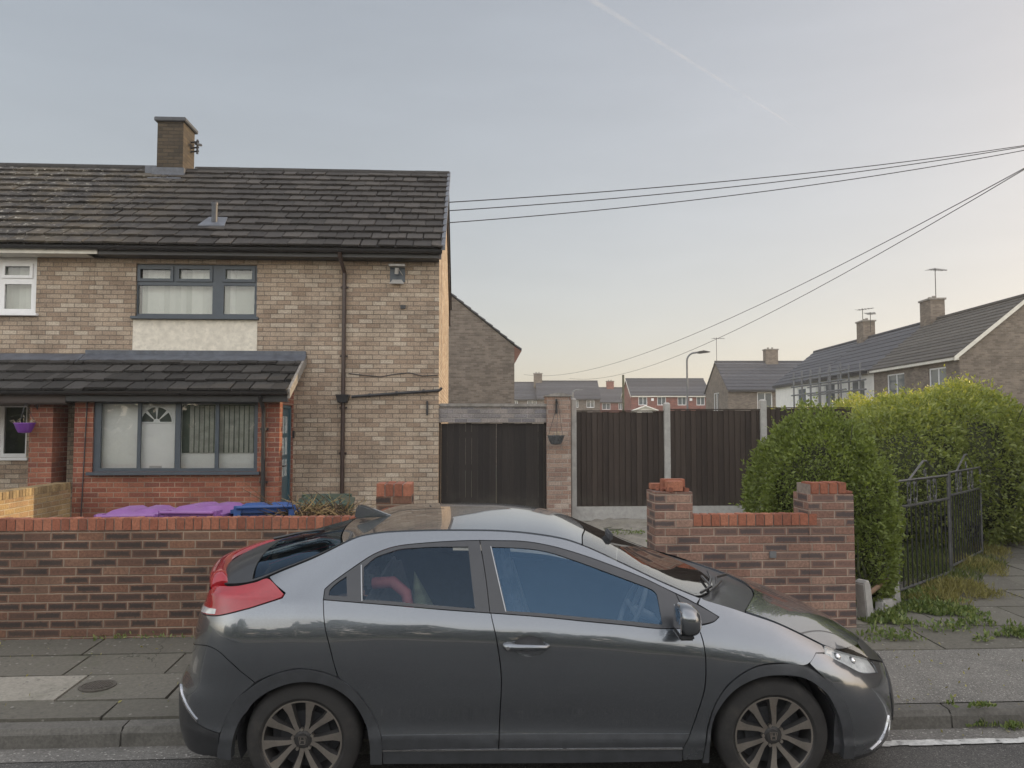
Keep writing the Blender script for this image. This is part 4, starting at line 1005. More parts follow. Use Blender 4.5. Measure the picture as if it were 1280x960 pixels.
# iron gate leaves at the splayed corner
def gate_leaf(A,B,label,z0,zt,flip):
    A=Vector(A);B=Vector(B); L=(B-A).length; u=(B-A)/L; an=math.atan2(u.y,u.x)
    t=thing('iron_gate',label,'gate',(A.x,A.y,z0),an,'pair of black iron gate leaves'); 
    W=lambda s,z,o=0: (s,o,z)
    m=MB(); zb=.05
    for (s0,za,s1,zb_) in ((0,0,0,zt-z0),(L,0,L,zt-z0-.02)): m.tube([W(s0,za),W(s1,zb_)],.015,6)
    for z in (zb,zt-z0-.27,zt-z0): m.tube([W(0,z),W(L,z)],.014,6)
    m.build('frame',MT['iron_worn'],t,smooth=60).parent=t
    m=MB(); n=12
    for k in range(1,n): m.tube([W(L*k/n,zb),W(L*k/n,zt-z0-.27)],.008,5)
    m.build('bars',MT['iron'],t)
    m=MB()
    for k in (.22,.34,.60,.72):
        c=L*k; z=zt-z0-.135
        for sg in (-1,1):
            pts=[W(c+sg*(.012+.035*math.sin(q/9*math.pi)),z-.125+.25*q/9) for q in range(10)]; m.tube(pts,.006,5)
            m.tube([W(c+sg*.03+.022*math.cos(q),z+.09+.022*math.sin(q)) for q in np.linspace(0,5.5,9)],.005,4)
            m.tube([W(c+sg*.03+.022*math.cos(q),z-.09+.022*math.sin(q)) for q in np.linspace(0,5.5,9)],.005,4)
    zc_=zt-z0
    ap=.62*L if not flip else .5*L
    m.tube([W(.22*L,zc_),W(.50*L,zc_+.19),W(.56*L,zc_+.19)],.012,5); m.tube([W(.56*L,zc_+.19),W(.80*L,zc_+.02)],.007,5)
    m.tube([W(.53*L+.03*math.cos(q),zc_+.06+.04*math.sin(q)) for q in np.linspace(0,6.2,12)],.007,5)
    m.build('scrollwork',MT['iron_worn'],t,smooth=60)
    return t
Ag=cw(1124,740,8.1); Mg=cw(1189,719,9.15); Eg=cw(1228,700,10.3)
for o in (gate_leaf((Ag[0],Ag[1],0),(Mg[0]-.02,Mg[1]-.02,0),'nearer black iron gate leaf with bars and scrollwork, weeds at its foot',.30,1.47,False),
          gate_leaf((Mg[0]+.03,Mg[1]+.03,0),(Eg[0],Eg[1],0),'farther black iron gate leaf half sunk in the hedge',.36,1.50,True)):
    for ch in [k for k in bpy.data.objects if k.parent==o]: ch.matrix_parent_inverse=Matrix.Identity(4)
def stub(px,py,D,h,label,lean):
    p=cw(px,py,D); m=MB(); z=p[2]
    m.prism([(-.055,-.1),(.05,-.1),(.045+lean,h-.05),(.02+lean,h),(-.03+lean,h),(-.055+lean,h-.03)],-.055,.055)
    o=m.build('concrete_stub',MT['concrete'],None,bevel=.008); o.location=(p[0],p[1],z); o.rotation_euler=(0,0,R(25))
    return tag(o,label,'post')
stub(1084,772,7.42,.36,'short leaning concrete post against the end of the brick wall',-.05)
stub(1118,752,7.98,.36,'short rounded concrete post beside the iron gate foot',-.05)
a=Vector(cw(1086,742,7.44)); b=Vector(cw(1110,724,7.95)); m=MB(); m.tube([a,b],.024,8); tag(m.build('wooden_rail',MT['wood_rail'],None,smooth=60),'short round timber rail between two concrete stubs','rail')
m=MB(); p=cw(1108,752,7.75); m.box((p[0]-.12,p[1]-.06,p[2]-.1),(p[0]+.1,p[1]+.05,p[2]+.03),rot=Matrix.Rotation(.5,3,'Z')); tag(m.build('concrete_lump',MT['concrete'],None,bevel=.02),'broken concrete lump lying below the timber rail','rubble')
p=cw(1215,690,10.6); m=MB(); 
p2=cw(1258,668,12.4); m.prism([(-.08,-.2),(.08,-.2),(.07,.33),(0,.40),(-.07,.33)],-.06,.06); o=m.build('concrete_stub',MT['concrete'],None,bevel=.01); o.location=(p2[0],p2[1],.44); tag(o,'grey concrete stub at the far foot of the hedge by the path','post')

# weeds and dry grass at the foot of the gate
def ground_leaves(name,patches,size,mat,seed,up,hgt,label=None,aspect=.45):
    g=np.random.default_rng(seed); P=[]
    for (c,rx,ry,n) in patches:
        a=g.uniform(0,6.283,n); r=np.sqrt(g.random(n))**1.2*(1+.25*np.sin(a*3+c[0])+.15*np.sin(a*7))
        q=np.stack([c[0]+rx*r*np.cos(a),c[1]+ry*r*np.sin(a),np.zeros(n)],1)
        q[:,2]=np.array([gz(y) for y in q[:,1]])+.012+np.abs(g.normal(0,1,n))*hgt*np.clip(1.1-r,.1,1); P.append(q)
    P=np.concatenate(P); N=np.tile([0,0,1.0],(len(P),1))
    V,F=leaf_cloud(P,N,size,g,aspect,up,1.0)
    return tag(from_arrays(name,V,F,mat,None,np.clip(g.beta(2,2,len(P)),0,1)),kind='stuff')
MT['weed']=leaf_mat('fresh weed',[(0,(.06,.095,.025)),(.5,(.12,.165,.045)),(1,(.24,.26,.10))],.25,.5)
MT['dry']=leaf_mat('dry grass',[(0,(.10,.09,.03)),(.5,(.20,.18,.06)),(1,(.33,.30,.12))],.25,.8)
g3=lambda px,py:onz(px,py,.27)
ground_leaves('weeds',[(g3(1110,770),.22,.16,700),(g3(1155,758),.36,.20,1200),(g3(1195,762),.28,.14,600),(g3(1150,745),.3,.2,800),(g3(1270,785),.20,.08,260),(g3(1180,780),.35,.08,110),(g3(1218,774),.26,.10,170),(g3(1228,790),.1,.04,40),(g3(1120,790),.25,.05,120),(g3(1100,785),.2,.06,90)],.046,MT['weed'],3,.7,.05)
g4=lambda px,py:onz(px,py,.36)
ground_leaves('dry_grass',[(g4(1195,728),.38,.3,2200),(g4(1215,705),.40,.4,2200),(g4(1172,738),.3,.2,900),(g4(1228,690),.35,.4,1500),(onz(1250,672,.42),.35,.5,900),(g4(1235,735),.35,.06,160)],.075,MT['dry'],13,1.0,.05,aspect=.10)
ground_leaves('rough_grass',[((5.7,10.0,0),1.2,.9,5000),((5.0,9.2,0),.9,.7,3500)],.10,leaf_mat('lawn blade',[(0,(.05,.075,.02)),(1,(.15,.17,.05))],.25,.7),23,1.0,.05,aspect=.12)
ground_leaves('kerb_weeds',[(onz(1228,908,.01),.10,.03,120),(onz(1268,911,.01),.07,.03,90),(onz(1190,905,.01),.03,.02,20),(onz(4,790,.2),.06,.05,60),((-4.6,7.05,0),.6,.02,50),((-2.9,7.05,0),.5,.02,60),(onz(865,672,.45),.7,.15,260),(onz(790,665,.45),.5,.15,160)],.035,MT['weed'],33,.7,.02)
def litter():
    g=np.random.default_rng(8); n=90
    px=g.uniform(1090,1280,n); py=g.uniform(780,885,n); P=np.array([onz(a,b,.19) for a,b in zip(px,py)])
    P2=np.stack([g.uniform(-4,-2,40),g.uniform(5.5,7,40),np.zeros(40)],1); P=np.concatenate([P,P2]); P[:,2]=[gz(y)+.016 for y in P[:,1]]
    V,F=leaf_cloud(P,np.tile([0,0,.15],(len(P),1)),.030,g,.5,0,1.0); V[:,2]=np.maximum(V[:,2],np.repeat(P[:,2],4)-.002)
    return tag(from_arrays('leaf_litter',V,F,MT['dry'],None,g.random(len(P))),kind='stuff')
litter()
# inspection cover
p=onz(122,861.5,.14); m=MB(); cz=gz(p[1])+.016
m.lathe([(0.001,cz),(.098,cz),(.098,cz-.004),(.108,cz-.004),(.108,cz+.001),(.125,cz+.001),(.125,cz-.03)],(p[0],p[1],0),'z',36)
for k in range(-4,5):
    hw=math.sqrt(max(0,.09**2-(k*.02)**2)); m.box((p[0]+k*.02-.006,p[1]-hw,cz),(p[0]+k*.02+.006,p[1]+hw,cz+.005))
tag(m.build('drain_cover',simple('rusty cast iron',(.085,.075,.062),.8,.1,var=.3,scale=40),None),'round ribbed iron drain cover set in the pavement slabs','drain cover')
# ================================================================== BACKGROUND
def far_house(name,label,cat,org,ang,w,d,ze,zr,wall,roofm,wins=(),chim=(),gl=(),bargeboard=None,group=None,rows=9,over=.25,zg=.4,ridge_mat=None):
    """local x runs along the front (facing local -y); wins: (x0,z0,x1,z1)"""
    t=thing(name,label,cat,(org[0],org[1],zg),ang,group); I=Matrix.Identity(4)
    def fin(o,p=t): o.matrix_parent_inverse=I; return o
    ze-=zg; zr-=zg
    m=MB(); holes=[(a,b-zg,c,e-zg) for a,b,c,e in wins]
    wall_grid(m,0,w,-.3,ze,0,holes,depth=.08); wall_grid(m,0,d,-.3,ze,w,[],axis='x',sgn=1); wall_grid(m,0,d,-.3,ze,0,[(a,b-zg,c,e-zg) for a,b,c,e in gl],axis='x',sgn=-1,depth=.08); wall_grid(m,0,w,-.3,ze,d,[],sgn=1)
    for x,f in ((0,1),(w,0)):
        p=[(x,0,ze),(x,d,ze),(x,d/2,zr-.05)]; m.face(p[::-1] if f else p,uv=[(0,ze),(d,ze),(d/2,zr)][::-1] if f else [(0,ze),(d,ze),(d/2,zr)])
    fin(m.build('wall',wall,t))
    m=MB(); sl=(zr-ze)/(d/2); rr=random.Random(len(label))
    for s in (0,1):
        for i in range(rows):
            y0=-over+(d/2+over)*i/rows; y1=-over+(d/2+over)*(i+1)/rows; z0=ze-over*sl+(y0+over)*sl; z1=ze-over*sl+(y1+over)*sl
            th=.07
            P=[(-.1,y0,z0),(w+.1,y0,z0),(w+.1,y1,z1-.02),(-.1,y1,z1-.02),(-.1,y0,z0+th),(w+.1,y0,z0+th),(w+.1,y1,z1+th-.045),(-.1,y1,z1+th-.045)]
            if s: P=[(w-x,d-y,z) for x,y,z in P]
            m.hexa(P,a=rr.random())
    ro=fin(m.build('roof',roofm,t))
    m=MB(); m.tube([(-.1,d/2,zr+.02),(w+.1,d/2,zr+.02)],.11,8); fin(m.build('ridge_tile',ridge_mat or roofm,ro))
    m=MB(); m.box((0,-over+.02,ze-over*sl-.12),(w,-.003,ze-over*sl-.0)); fin(m.build('gutter',MT['iron'] if bargeboard is None else MT['white_paint'],t))
    if bargeboard:
        for x in (-.13,w+.1):
            m=MB()
            for (ya,yb) in ((-over,d/2),(d+over,d/2)):
                za,zb=ze-over*sl,zr
                m.hexa([(x,ya,za-.16),(x+.03,ya,za-.16),(x+.03,yb,zb-.16),(x,yb,zb-.16),(x,ya,za+.02),(x+.03,ya,za+.02),(x+.03,yb,zb+.02),(x,yb,zb+.02)])
            fin(m.build('bargeboard',bargeboard,t))
    for (ws,ax,Yw,sg) in ((wins,'y',.05,-1),(gl,'x',.05,-1)):
        for (a,b,c,e) in ws:
            b-=zg;e-=zg; f=.07; md=a+(c-a)*.52
            pn=[(a+f,b+f,md-f*.4,e-f),(md+f*.4,b+f,c-f,e-f)]
            wn=fin(window(t,'window',Yw,(a,b,c,e),pn,MT['white_frame'],MT['pane_far'],axis=ax,sgn=sg))
            for ch in list(bpy.data.objects): 
                if ch.parent==wn: ch.matrix_parent_inverse=I
    for (x,h,wd,dp) in chim:
        m=MB(); m.box((x-wd/2,d/2-dp/2,zr-.8),(x+wd/2,d/2+dp/2,zr+h)); co=fin(m.build('chimney',MT['brick_far'] if wall!=MT['brick_farred'] else MT['brick_farred'],ro))
        m=MB(); m.box((x-wd/2-.06,d/2-dp/2-.06,zr+h),(x+wd/2+.06,d/2+dp/2+.06,zr+h+.09))
        for k in (-.2,.15): m.lathe([(.09,zr+h+.09),(.08,zr+h+.24),(.06,zr+h+.24)],(x+k*wd,d/2,0),'z',10)
        fin(m.build('chimney_cap',MT['coping'],co))
        t['_top']=0; del t['_top']
    return t,ro
def aerial(parent,base,h,head,els=6,n='tv_aerial'):
    m=MB(); b=Vector(base); m.tube([b,b+Vector((0,0,h))],.022,6)
    hd=Vector((math.cos(head),math.sin(head),.0)); pr_=Vector((-hd.y,hd.x,0)); c=b+Vector((0,0,h-.06))
    m.tube([c-hd*.35,c+hd*.75],.016,5)
    for k in range(els):
        q=c+hd*(-.3+k*1.0/els); l=.32-.02*k; m.tube([q-pr_*l,q+pr_*l],.010,4)
    o=m.build(n,MT['iron'],parent); o.matrix_parent_inverse=Matrix.Identity(4); return o
MT['pane_far']=simple('far window glass',(.10,.12,.13),.08,var=.15,scale=2,Specular_IOR_Level=.8)
MT['white_wall']=simple('dirty white render wall',(.74,.73,.69),.9,var=.08,scale=2)
# terrace along the side street
ang0=None
pe0=atD(1199,443,31.9); pe1=atD(985,480,53.6)
dirv=np.array([pe0[0]-pe1[0],pe0[1]-pe1[1]]); LT_=np.linalg.norm(dirv); uu=dirv/LT_; angt=math.atan2(uu[1],uu[0])
def alongpx(px):      # distance from the far end along the eave line seen at this column
    lo,hi=0.0,LT_
    for _ in range(40):
        mdl=(lo+hi)/2; p=pe1[:2]+uu*mdl; v=np.array([p[0],p[1],5.0])-CAM; x=640+FOC*(v@_rt)/(v@_fw)
        if x<px: lo=mdl
        else: hi=mdl
    return lo
zeT=float((pe0[2]+pe1[2])/2)+.12; zrT=7.35
s1,s2=alongpx(1092),alongpx(1022)
def tw(o,pxs,z0,z1):
    return [(alongpx(a)-o,z0,alongpx(b)-o,z1) for a,b in pxs]
h1,r1=far_house('terraced_house','nearest brown roofed house of the side street terrace, white verge board on its gable','house',pe1[:2]+uu*s1,angt,LT_-s1,5.7,zeT,zrT,MT['brick_far'],MT['tile_brown'],
   wins=tw(s1,((1108,1130),(1160,1182)),3.3,4.55),chim=((.35,1.0,1.1,.7),),bargeboard=MT['white_paint'],group='houses of the side street terrace',rows=14)
h2,r2=far_house('terraced_house','white walled terraced house behind scaffolding in the side street','house',pe1[:2]+uu*s2,angt,s1-s2-.02,5.7,zeT,zrT-.02,MT['white_wall'],MT['tile_far'],
   wins=tw(s2,((1030,1043),(1063,1080)),3.3,4.5),chim=((.3,1.0,1.0,.7),),group='houses of the side street terrace',rows=9)
h3,r3=far_house('terraced_house','farthest slate roofed white house of the side street terrace','house',pe1[:2]-uu*2.8,angt,s2+2.78,5.7,zeT,zrT-.02,MT['white_wall'],MT['tile_far'],
   wins=tw(-2.8,((996,1007),),3.3,4.5),group='houses of the side street terrace',rows=10)
aerial(r1,(.75,2.85,zrT-.4+.2),2.4,1.9,7); aerial(r2,(-.1,2.85,zrT-.4+.8),1.1,.6,5); aerial(r2,(1.0,2.85,zrT-.4+.3),1.2,2.6,5)
far_house('added_shade_house','brick corner house across the side street beyond the right edge of the view','house',(19.0,4.2),R(-90)+math.pi,9.6,7.0,5.1,7.7,MT['brick_far'],MT['tile_brown'],wins=[(1.5,3.3,3.2,4.6),(6,3.3,7.7,4.6)],chim=((3.0,1.0,1.0,.7),))  # unseen house, added to keep the low sun off the car
# scaffold in front of the middle house
sc=thing('scaffold','grey tube scaffolding along the front of the white terraced house','scaffold',(float((pe1[:2]+uu*s2)[0]),float((pe1[:2]+uu*s2)[1]),.4),angt)
LS=s1-s2
def scpart(nm,segs,r=.05):
    m=MB()
    for a,b in segs: m.tube([a,b],r,6)
    o=m.build(nm,MT['galv'],sc); o.matrix_parent_inverse=Matrix.Identity(4)
for k in range(6):
    x=LS*(k+.1)/5.4
    for y in (-1.5,-.5): scpart('upright',[((x,y,0),(x,y,4.9))])
scpart('ledger',[((-.3,y,z),(LS+.2,y,z)) for y in (-1.5,-.5) for z in (2.0,3.5,4.0,4.5)])
# house that closes the view, seen at its gable
pd=atD(910,487,62.0)
hd_,rd_=far_house('detached_gable_house','brown brick house with dark ridged roof and small gable window beyond the hedge','house',pd[:2],-YAW+R(0),13.5,7.2,float(pd[2])+.1,float(atD(893,452.5,65.5)[2]),MT['brick_far'],MT['tile_far'],
   wins=[(2.3,3.3,3.5,4.7)],gl=[(2.7,3.2,4.5,4.8)],chim=((4.6,1.0,1.0,.8),),rows=9)
aerial(rd_,(.0,3.3,6.4),2.6,.2,5)
pc_=atD(789,494.5,85.0); ec=float(pc_[2])
hc,rc_=far_house('red_brick_house','red brick house with slate roof and four white windows beyond the fence','house',pc_[:2],-YAW,8.6,7.0,ec+.1,float(atD(820,474,88.5)[2]),MT['brick_farred'],MT['tile_far'],
   wins=[((a-789)*85/980,ec-1.05,(b-789)*85/980,ec-.12) for a,b in ((798,809),(821.5,832.5),(847,858),(870.5,881))],bargeboard=MT['white_paint'],rows=12)
m=MB(); a,b,c=[atD(x,y,82.5) for x,y in ((791,513.5),(807,507.5),(823,513.5))]
m.tube([tuple(a),tuple(b),tuple(c)],.10,6); m.prism([(a[0],a[2]),(c[0],c[2]),(b[0],b[2])],float(a[1])+.05,float(a[1])+2); m.prism([(a[0]+.2,.4),(c[0]-.2,.4),(c[0]-.2,a[2]),(a[0]+.2,a[2])],float(a[1])+.06,float(a[1])+2)
m.build('porch',MT['white_paint'],hc)
m=MB(); 
for x in (815.5,863.5):
    q=atD(x,499.5,84.9); m.box((q[0]-.14,q[1]-.06,q[2]-.14),(q[0]+.14,q[1]+.02,q[2]+.14))
m.build('alarm_box',MT['white_frame'],hc)
def rowhouse(nm,lab,x0,x1,yr,ye,D,wall,wins,chx=(),grp=None,cw_=1.0,zgap=.1):
    p=atD(x0,ye,D); e=float(p[2])
    return far_house(nm,lab,'house',p[:2],-YAW,(x1-x0)*D/FOC,6.8,e+zgap,float(atD(x0,yr,D+3.4)[2]),wall,MT['tile_far'],
       wins=[((a-x0)*D/FOC,e-1.05,(b-x0)*D/FOC,e-.15) for a,b in wins],chim=[((c-x0)*(D+3.4)/FOC,.9,cw_,.7) for c in chx],rows=12)
G='row of houses on the skyline behind the gateway pillar'
rowhouse('skyline_house','low dark roofed skyline house left of the chimney, just right of the plain gable',632,671.3,478.5,499,92,MT['brick_far'],((642,647),(659,671)))
rowhouse('skyline_house','long dark roofed skyline house with tall brown chimney above the gateway pillar',671.8,750,476.8,498.3,91,MT['brick_far'],((718,723),(733,743)),chx=(673.5,))
rowhouse('skyline_house','small low red skyline house with short chimney left of the red brick house',748,786,485,502.3,106,MT['brick_farred'],((752.5,763),(773,778)),chx=(766,))
# ivy-grown gable at the left end of the red house and its pole
m=MB(); q=atD(779.3,515,84); m.tube([(q[0],q[1],.4),(q[0],q[1],float(atD(779.3,468.5,84)[2]))],.12,8); tag(m.build('utility_pole',MT['stem'],None),'thin dark pole rising at the left gable of the red brick house','pole')
# ------------------------------------------------------------------ lamps
def lamp(label,px,pytop,D,arm,rpx,head,zb=.42,r=.05):
    p=atD(px,520,D); top=float(atD(px,pytop,D)[2]); h=top-zb
    t=thing('street_lamp',label,'street lamp',(p[0],p[1],zb),-YAW,'street lamps beyond the fence')
    m=MB(); m.tube([(0,0,0),(0,0,1.3)],r*1.7,10); rad=.45
    pts=[(0,0,1.3),(0,0,h-rad)]+[(arm*(rad-rad*math.cos(k*math.pi/12)),0,h-rad+rad*math.sin(k*math.pi/12)) for k in range(1,7)]+[(arm*rpx,0,h+.03)]
    m.tube(pts,r,10); o=m.build('column',MT['galv'],t,smooth=60); o.matrix_parent_inverse=Matrix.Identity(4)
    m=MB(); x=arm*rpx; L=.62
    pr_=[(x-arm*.06,h-.03),(x+arm*.1,h-.05),(x+arm*L,h+.02),(x+arm*L,h+.05),(x+arm*L*.45,h+.12),(x-arm*.02,h+.07)]
    m.prism(pr_,-.13,.13); o=m.build('lantern',MT['iron'] if head else MT['galv'],t,bevel=.02); o.matrix_parent_inverse=Matrix.Identity(4)
lamp('grey street lamp with flat dark lantern rising above the fence beside the red house',859.5,440.5,42,1,.62,True)
lamp('pale distant street lamp with arm to the right, seen just over the gateway pillar',715.8,487.6,88,1,.55,False,r=.09)
lamp('pale distant street lamp with arm to the left, beside the red skyline house',743.8,496,106,-1,.6,False,r=.09)
# ------------------------------------------------------------------ overhead wires
def wire(label,a,b,sag,r,grp):
    a=Vector([float(v) for v in a]);b=Vector([float(v) for v in b]); m=MB(); n=28
    m.tube([a.lerp(b,k/n)-Vector((0,0,sag*4*(k/n)*(1-k/n))) for k in range(n+1)],r,5)
    return tag(m.build('overhead_wire',MT['wire'],None,smooth=80),label,'wire',grp)
def ext(p0,p1,D0,D1,t):      # carry a wire on past the frame edge
    A=atD(*p0,D0);B=atD(*p1,D1); return A,A+(B-A)*t
for lab,y0,y1,Dh,sg in (('uppermost of the three thin wires running from the tall gable to the right',253,180.5,15.5,.16),('middle one of the three thin wires running from the tall gable to the right',263.5,181.5,16.2,.20),('lowest of the three thin wires running from the tall gable to the right',278.5,186,17.0,.22)):
    A=atD(559.5,y0,Dh); B=atD(1282,y1,20.0); B=A+(B-A)*1.04
    wire(lab,A,B,sg,.011,'wires from the house gable')
for lab,p0,p1 in (('upper of two wires sloping from the top right down to the skyline houses',(655,468),(1282,206)),('lower of two wires sloping from the top right down to the skyline houses',(712,473),(1282,207.5))):
    A=atD(*p0,90); B=atD(*p1,20.5); B=A+(B-A)*1.01
    wire(lab,A,B,1.9 if p0[0]<700 else 1.8,.013,'wires to the skyline houses')
pp_=atD(1308,300,20.2); m=MB(); m.tube([(pp_[0],pp_[1],.3),(pp_[0],pp_[1],9.6)],[.14,.10],12); tag(m.build('telegraph_pole',MT['pole_wood'],None,smooth=60),'tall brown telegraph pole carrying the overhead wires','pole')
# vapour trail high in the sky
def contrail():
    m=MB(); n=40; D=3000
    rr=np.random.default_rng(4)
    pts=[];w=[]
    for k in range(-2,n+1):
        t=k/n; px=735+265*t; py=-3+165*t; pts.append(tuple(atD(px,py,D))); w.append((8*(1-t)+2.2)*(1+.15*math.sin(k*2.1)))
    m.tube(pts,w,8,cap=False)
    t=NT('vapour'); tr=t.n('ShaderNodeBsdfTransparent'); df=t.n('ShaderNodeBsdfDiffuse'); df.inputs[0].default_value=(.85,.85,.85,1)
    tl=t.n('ShaderNodeBsdfTranslucent'); tl.inputs[0].default_value=(.85,.85,.85,1); ad=t.n('ShaderNodeMixShader'); ad.inputs[0].default_value=.6; t.L(df.outputs[0],ad.inputs[1]); t.L(tl.outputs[0],ad.inputs[2])
    f,_=t.noise(t.coords(),.012,4,.6); mx=t.n('ShaderNodeMixShader'); t.L(t.smooth(f,.3,.75,.01,.085),mx.inputs[0]); t.L(tr.outputs[0],mx.inputs[1]); t.L(ad.outputs[0],mx.inputs[2])
    return tag(m.build('vapour_trail',t.done(mx.outputs[0]),None,smooth=90),'faint white vapour trail slanting across the upper sky','vapour trail')
contrail()
# trees across the road behind the viewer, seen only as reflections
def belt():
    g=np.random.default_rng(2); P=[];N=[]
    for k in range(26):
        x=-38+k*3.0+g.uniform(-1,1); y=-17+g.uniform(-3,2); h=g.uniform(3.2,6.5); r=g.uniform(1.8,3.0)
        d=g.normal(0,1,(700,3)); d/=np.linalg.norm(d,axis=1)[:,None]; rad=1+lump(d*2,k)-np.abs(g.normal(0,.15,700))
        P.append(np.array([x,y,h*.55])+d*np.array([r,r,h*.5])*rad[:,None]); N.append(d)
    P=np.concatenate(P);N=np.concatenate(N); ok=P[:,2]>.05; P,N=P[ok],N[ok]
    V,F=leaf_cloud(P,N,.75,g,.6)
    return tag(from_arrays('tree_belt',V,F,leaf_mat('far tree leaf',[(0,(.03,.045,.014)),(1,(.085,.11,.035))]),None,g.random(len(P))),kind='stuff')
belt()
# ================================================================== CAR: body surface
def pchip(xs, ys):
    xs=np.asarray(xs,float); ys=np.asarray(ys,float); h=np.diff(xs); dl=np.diff(ys)/h
    m=np.zeros_like(ys); m[0]=dl[0]; m[-1]=dl[-1]
    for i in range(1,len(xs)-1):
        if dl[i-1]*dl[i]>0:
            w1=2*h[i]+h[i-1]; w2=h[i]+2*h[i-1]; m[i]=(w1+w2)/(w1/dl[i-1]+w2/dl[i])
    def f(x):
        x=np.clip(np.asarray(x,float),xs[0],xs[-1]); i=np.clip(np.searchsorted(xs,x)-1,0,len(xs)-2)
        t=(x-xs[i])/h[i]; t2=t*t;t3=t2*t
        return (2*t3-3*t2+1)*ys[i]+(t3-2*t2+t)*h[i]*m[i]+(-2*t3+3*t2)*ys[i+1]+(t3-t2)*h[i]*m[i+1]
    return f
ZS0,XF0,XR0=.14,2.86,-.30                      # sill height, where the plan rounding begins
f_ze=pchip([-.9,-.72,-.55,-.36,-.15,.04,.15,.28,.45,.75,1.0,1.16,1.30,1.46,1.58,1.8,2.04,2.25,2.42,2.5,2.65,2.8,2.93,2.98,3.1,3.25,3.4,3.52],
           [1.00,1.075,1.115,1.135,1.21,1.285,1.338,1.390,1.412,1.419,1.417,1.409,1.394,1.366,1.327,1.232,1.125,1.045,.995,.968,.918,.85,.785,.762,.715,.655,.59,.52])
f_ye=pchip([-.9,-.6,-.36,.04,.3,1.0,1.5,1.8,2.04,2.25,2.5,2.8,2.98,3.2,3.55],[.70,.70,.675,.62,.585,.58,.585,.63,.68,.715,.735,.745,.745,.735,.72])
f_zc=pchip([-.9,-.80,-.72,-.6,-.36,.16,.47,.7,.85,1.1,1.3,1.44,1.6,1.84,2.04,2.24,2.42,2.6,2.74,2.9,3.08,3.25,3.38,3.47,3.55],
           [.98,1.05,1.09,1.165,1.245,1.378,1.424,1.435,1.437,1.434,1.419,1.398,1.35,1.252,1.156,1.075,1.022,.985,.952,.903,.838,.755,.675,.605,.53])
f_zb=pchip([-.9,-.4,.11,.33,.54,.77,1.02,1.32,1.55,1.77,1.99,2.27,2.6,3.0,3.55],[1.09,1.085,1.075,1.062,1.047,1.025,1.005,.985,.965,.945,.925,.905,.86,.72,.50])
f_xf=pchip([.1,.2,.3,.45,.58,.68,.78,.9,1.5],[3.50,3.56,3.575,3.565,3.54,3.48,3.40,3.3,3.0])
f_xr=pchip([.1,.2,.3,.42,.52,.58,.63,.76,.85,.95,1.02,1.1,1.2,1.5],[-.78,-.84,-.865,-.87,-.86,-.825,-.79,-.77,-.755,-.73,-.70,-.70,-.68,-.6])
NODE=[(.0,.835),(.10,.850),(.175,.862),(.205,.868),(.27,.862),(.34,.869),(.48,.884),(.66,.893),(.80,.889),(.90,.875),(.965,.853),(1.0,.836)]
_fr=np.array([a for a,b in NODE]); _yv=np.array([b for a,b in NODE])
f_low=pchip(_fr,_yv)
def base_w(x,z):
    ze=f_ze(x); zb=np.minimum(f_zb(x),ze-.035); ye=f_ye(x)
    lo=f_low(np.clip((z-ZS0)/(zb-ZS0),0,1))
    # shoulder tucks in towards the bonnet edge at the front and towards the lamps at the rear
    pull=np.clip((x-2.2)/.9,0,1)**1.3; pr_=np.clip((-.05-x)/.5,0,1)
    fz=np.clip((z-ZS0)/(zb-ZS0),0,1); lo=lo-(pull*.050+pr_*.035)*fz**3
    yb=.836-pull*.050-pr_*.035
    t=np.clip((z-zb)/(ze-zb),0,1); up=yb+(ye-yb)*t+.020*4*t*(1-t)*np.clip((ze-zb)/.3,0,1)
    y=np.where(z<=zb,lo,up)
    y=y+.016*np.exp(-((x-.05)/.55)**2-((z-.80)/.16)**2)+.010*np.exp(-((x-2.6)/.5)**2-((z-.70)/.13)**2)
    # waist pinch of the doors
    y=y-.010*np.exp(-((x-1.3)/.75)**2-((z-.42)/.10)**2)
    return y
PF,QF,PR,QR=2.1,2.1,2.4,2.7
def s2x(s,z):
    """side parameter -> x ; beyond XF0 / before XR0 it is an angle 0..1"""
    s=np.asarray(s,float); z=np.asarray(z,float)
    tf=np.sin(np.clip(s-XF0,0,1)*math.pi/2)**(2/PF); trr=np.sin(np.clip(XR0-s,0,1)*math.pi/2)**(2/PR)
    return np.where(s>XF0, XF0+(f_xf(z)-XF0)*tf, np.where(s<XR0, XR0+(f_xr(z)-XR0)*trr, s))
def side(s,z):
    s=np.asarray(s,float); z=np.asarray(z,float); x=s2x(s,z)
    gf=np.cos(np.clip(s-XF0,0,1)*math.pi/2)**(2/QF); gr=np.cos(np.clip(XR0-s,0,1)*math.pi/2)**(2/QR)
    return x, -base_w(x,z)*np.minimum(gf,gr)          # near side is y < 0
def s_top(s):
    """height of the side/top edge at parameter s (fixed point)"""
    s=np.asarray(s,float); z=np.full_like(s,.8)
    for _ in range(12): z=f_ze(s2x(s,z))
    return z
def top(s,v):
    """upper surface: s as on the edge, v in -1..1 across"""
    s=np.asarray(s,float); v=np.asarray(v,float); ze=s_top(s); x,ye=side(s,ze); ye=-ye
    # on the upper surface x follows the edge but relaxes so the nose stays full
    zc=np.maximum(f_zc(x),ze+.012)
    n=2.4
    return x, ye*v, ze+(zc-ze)*(1-np.abs(v)**n)
def side3(s,z):
    x,y=side(s,z); return x,y,np.asarray(z,float)+0*x
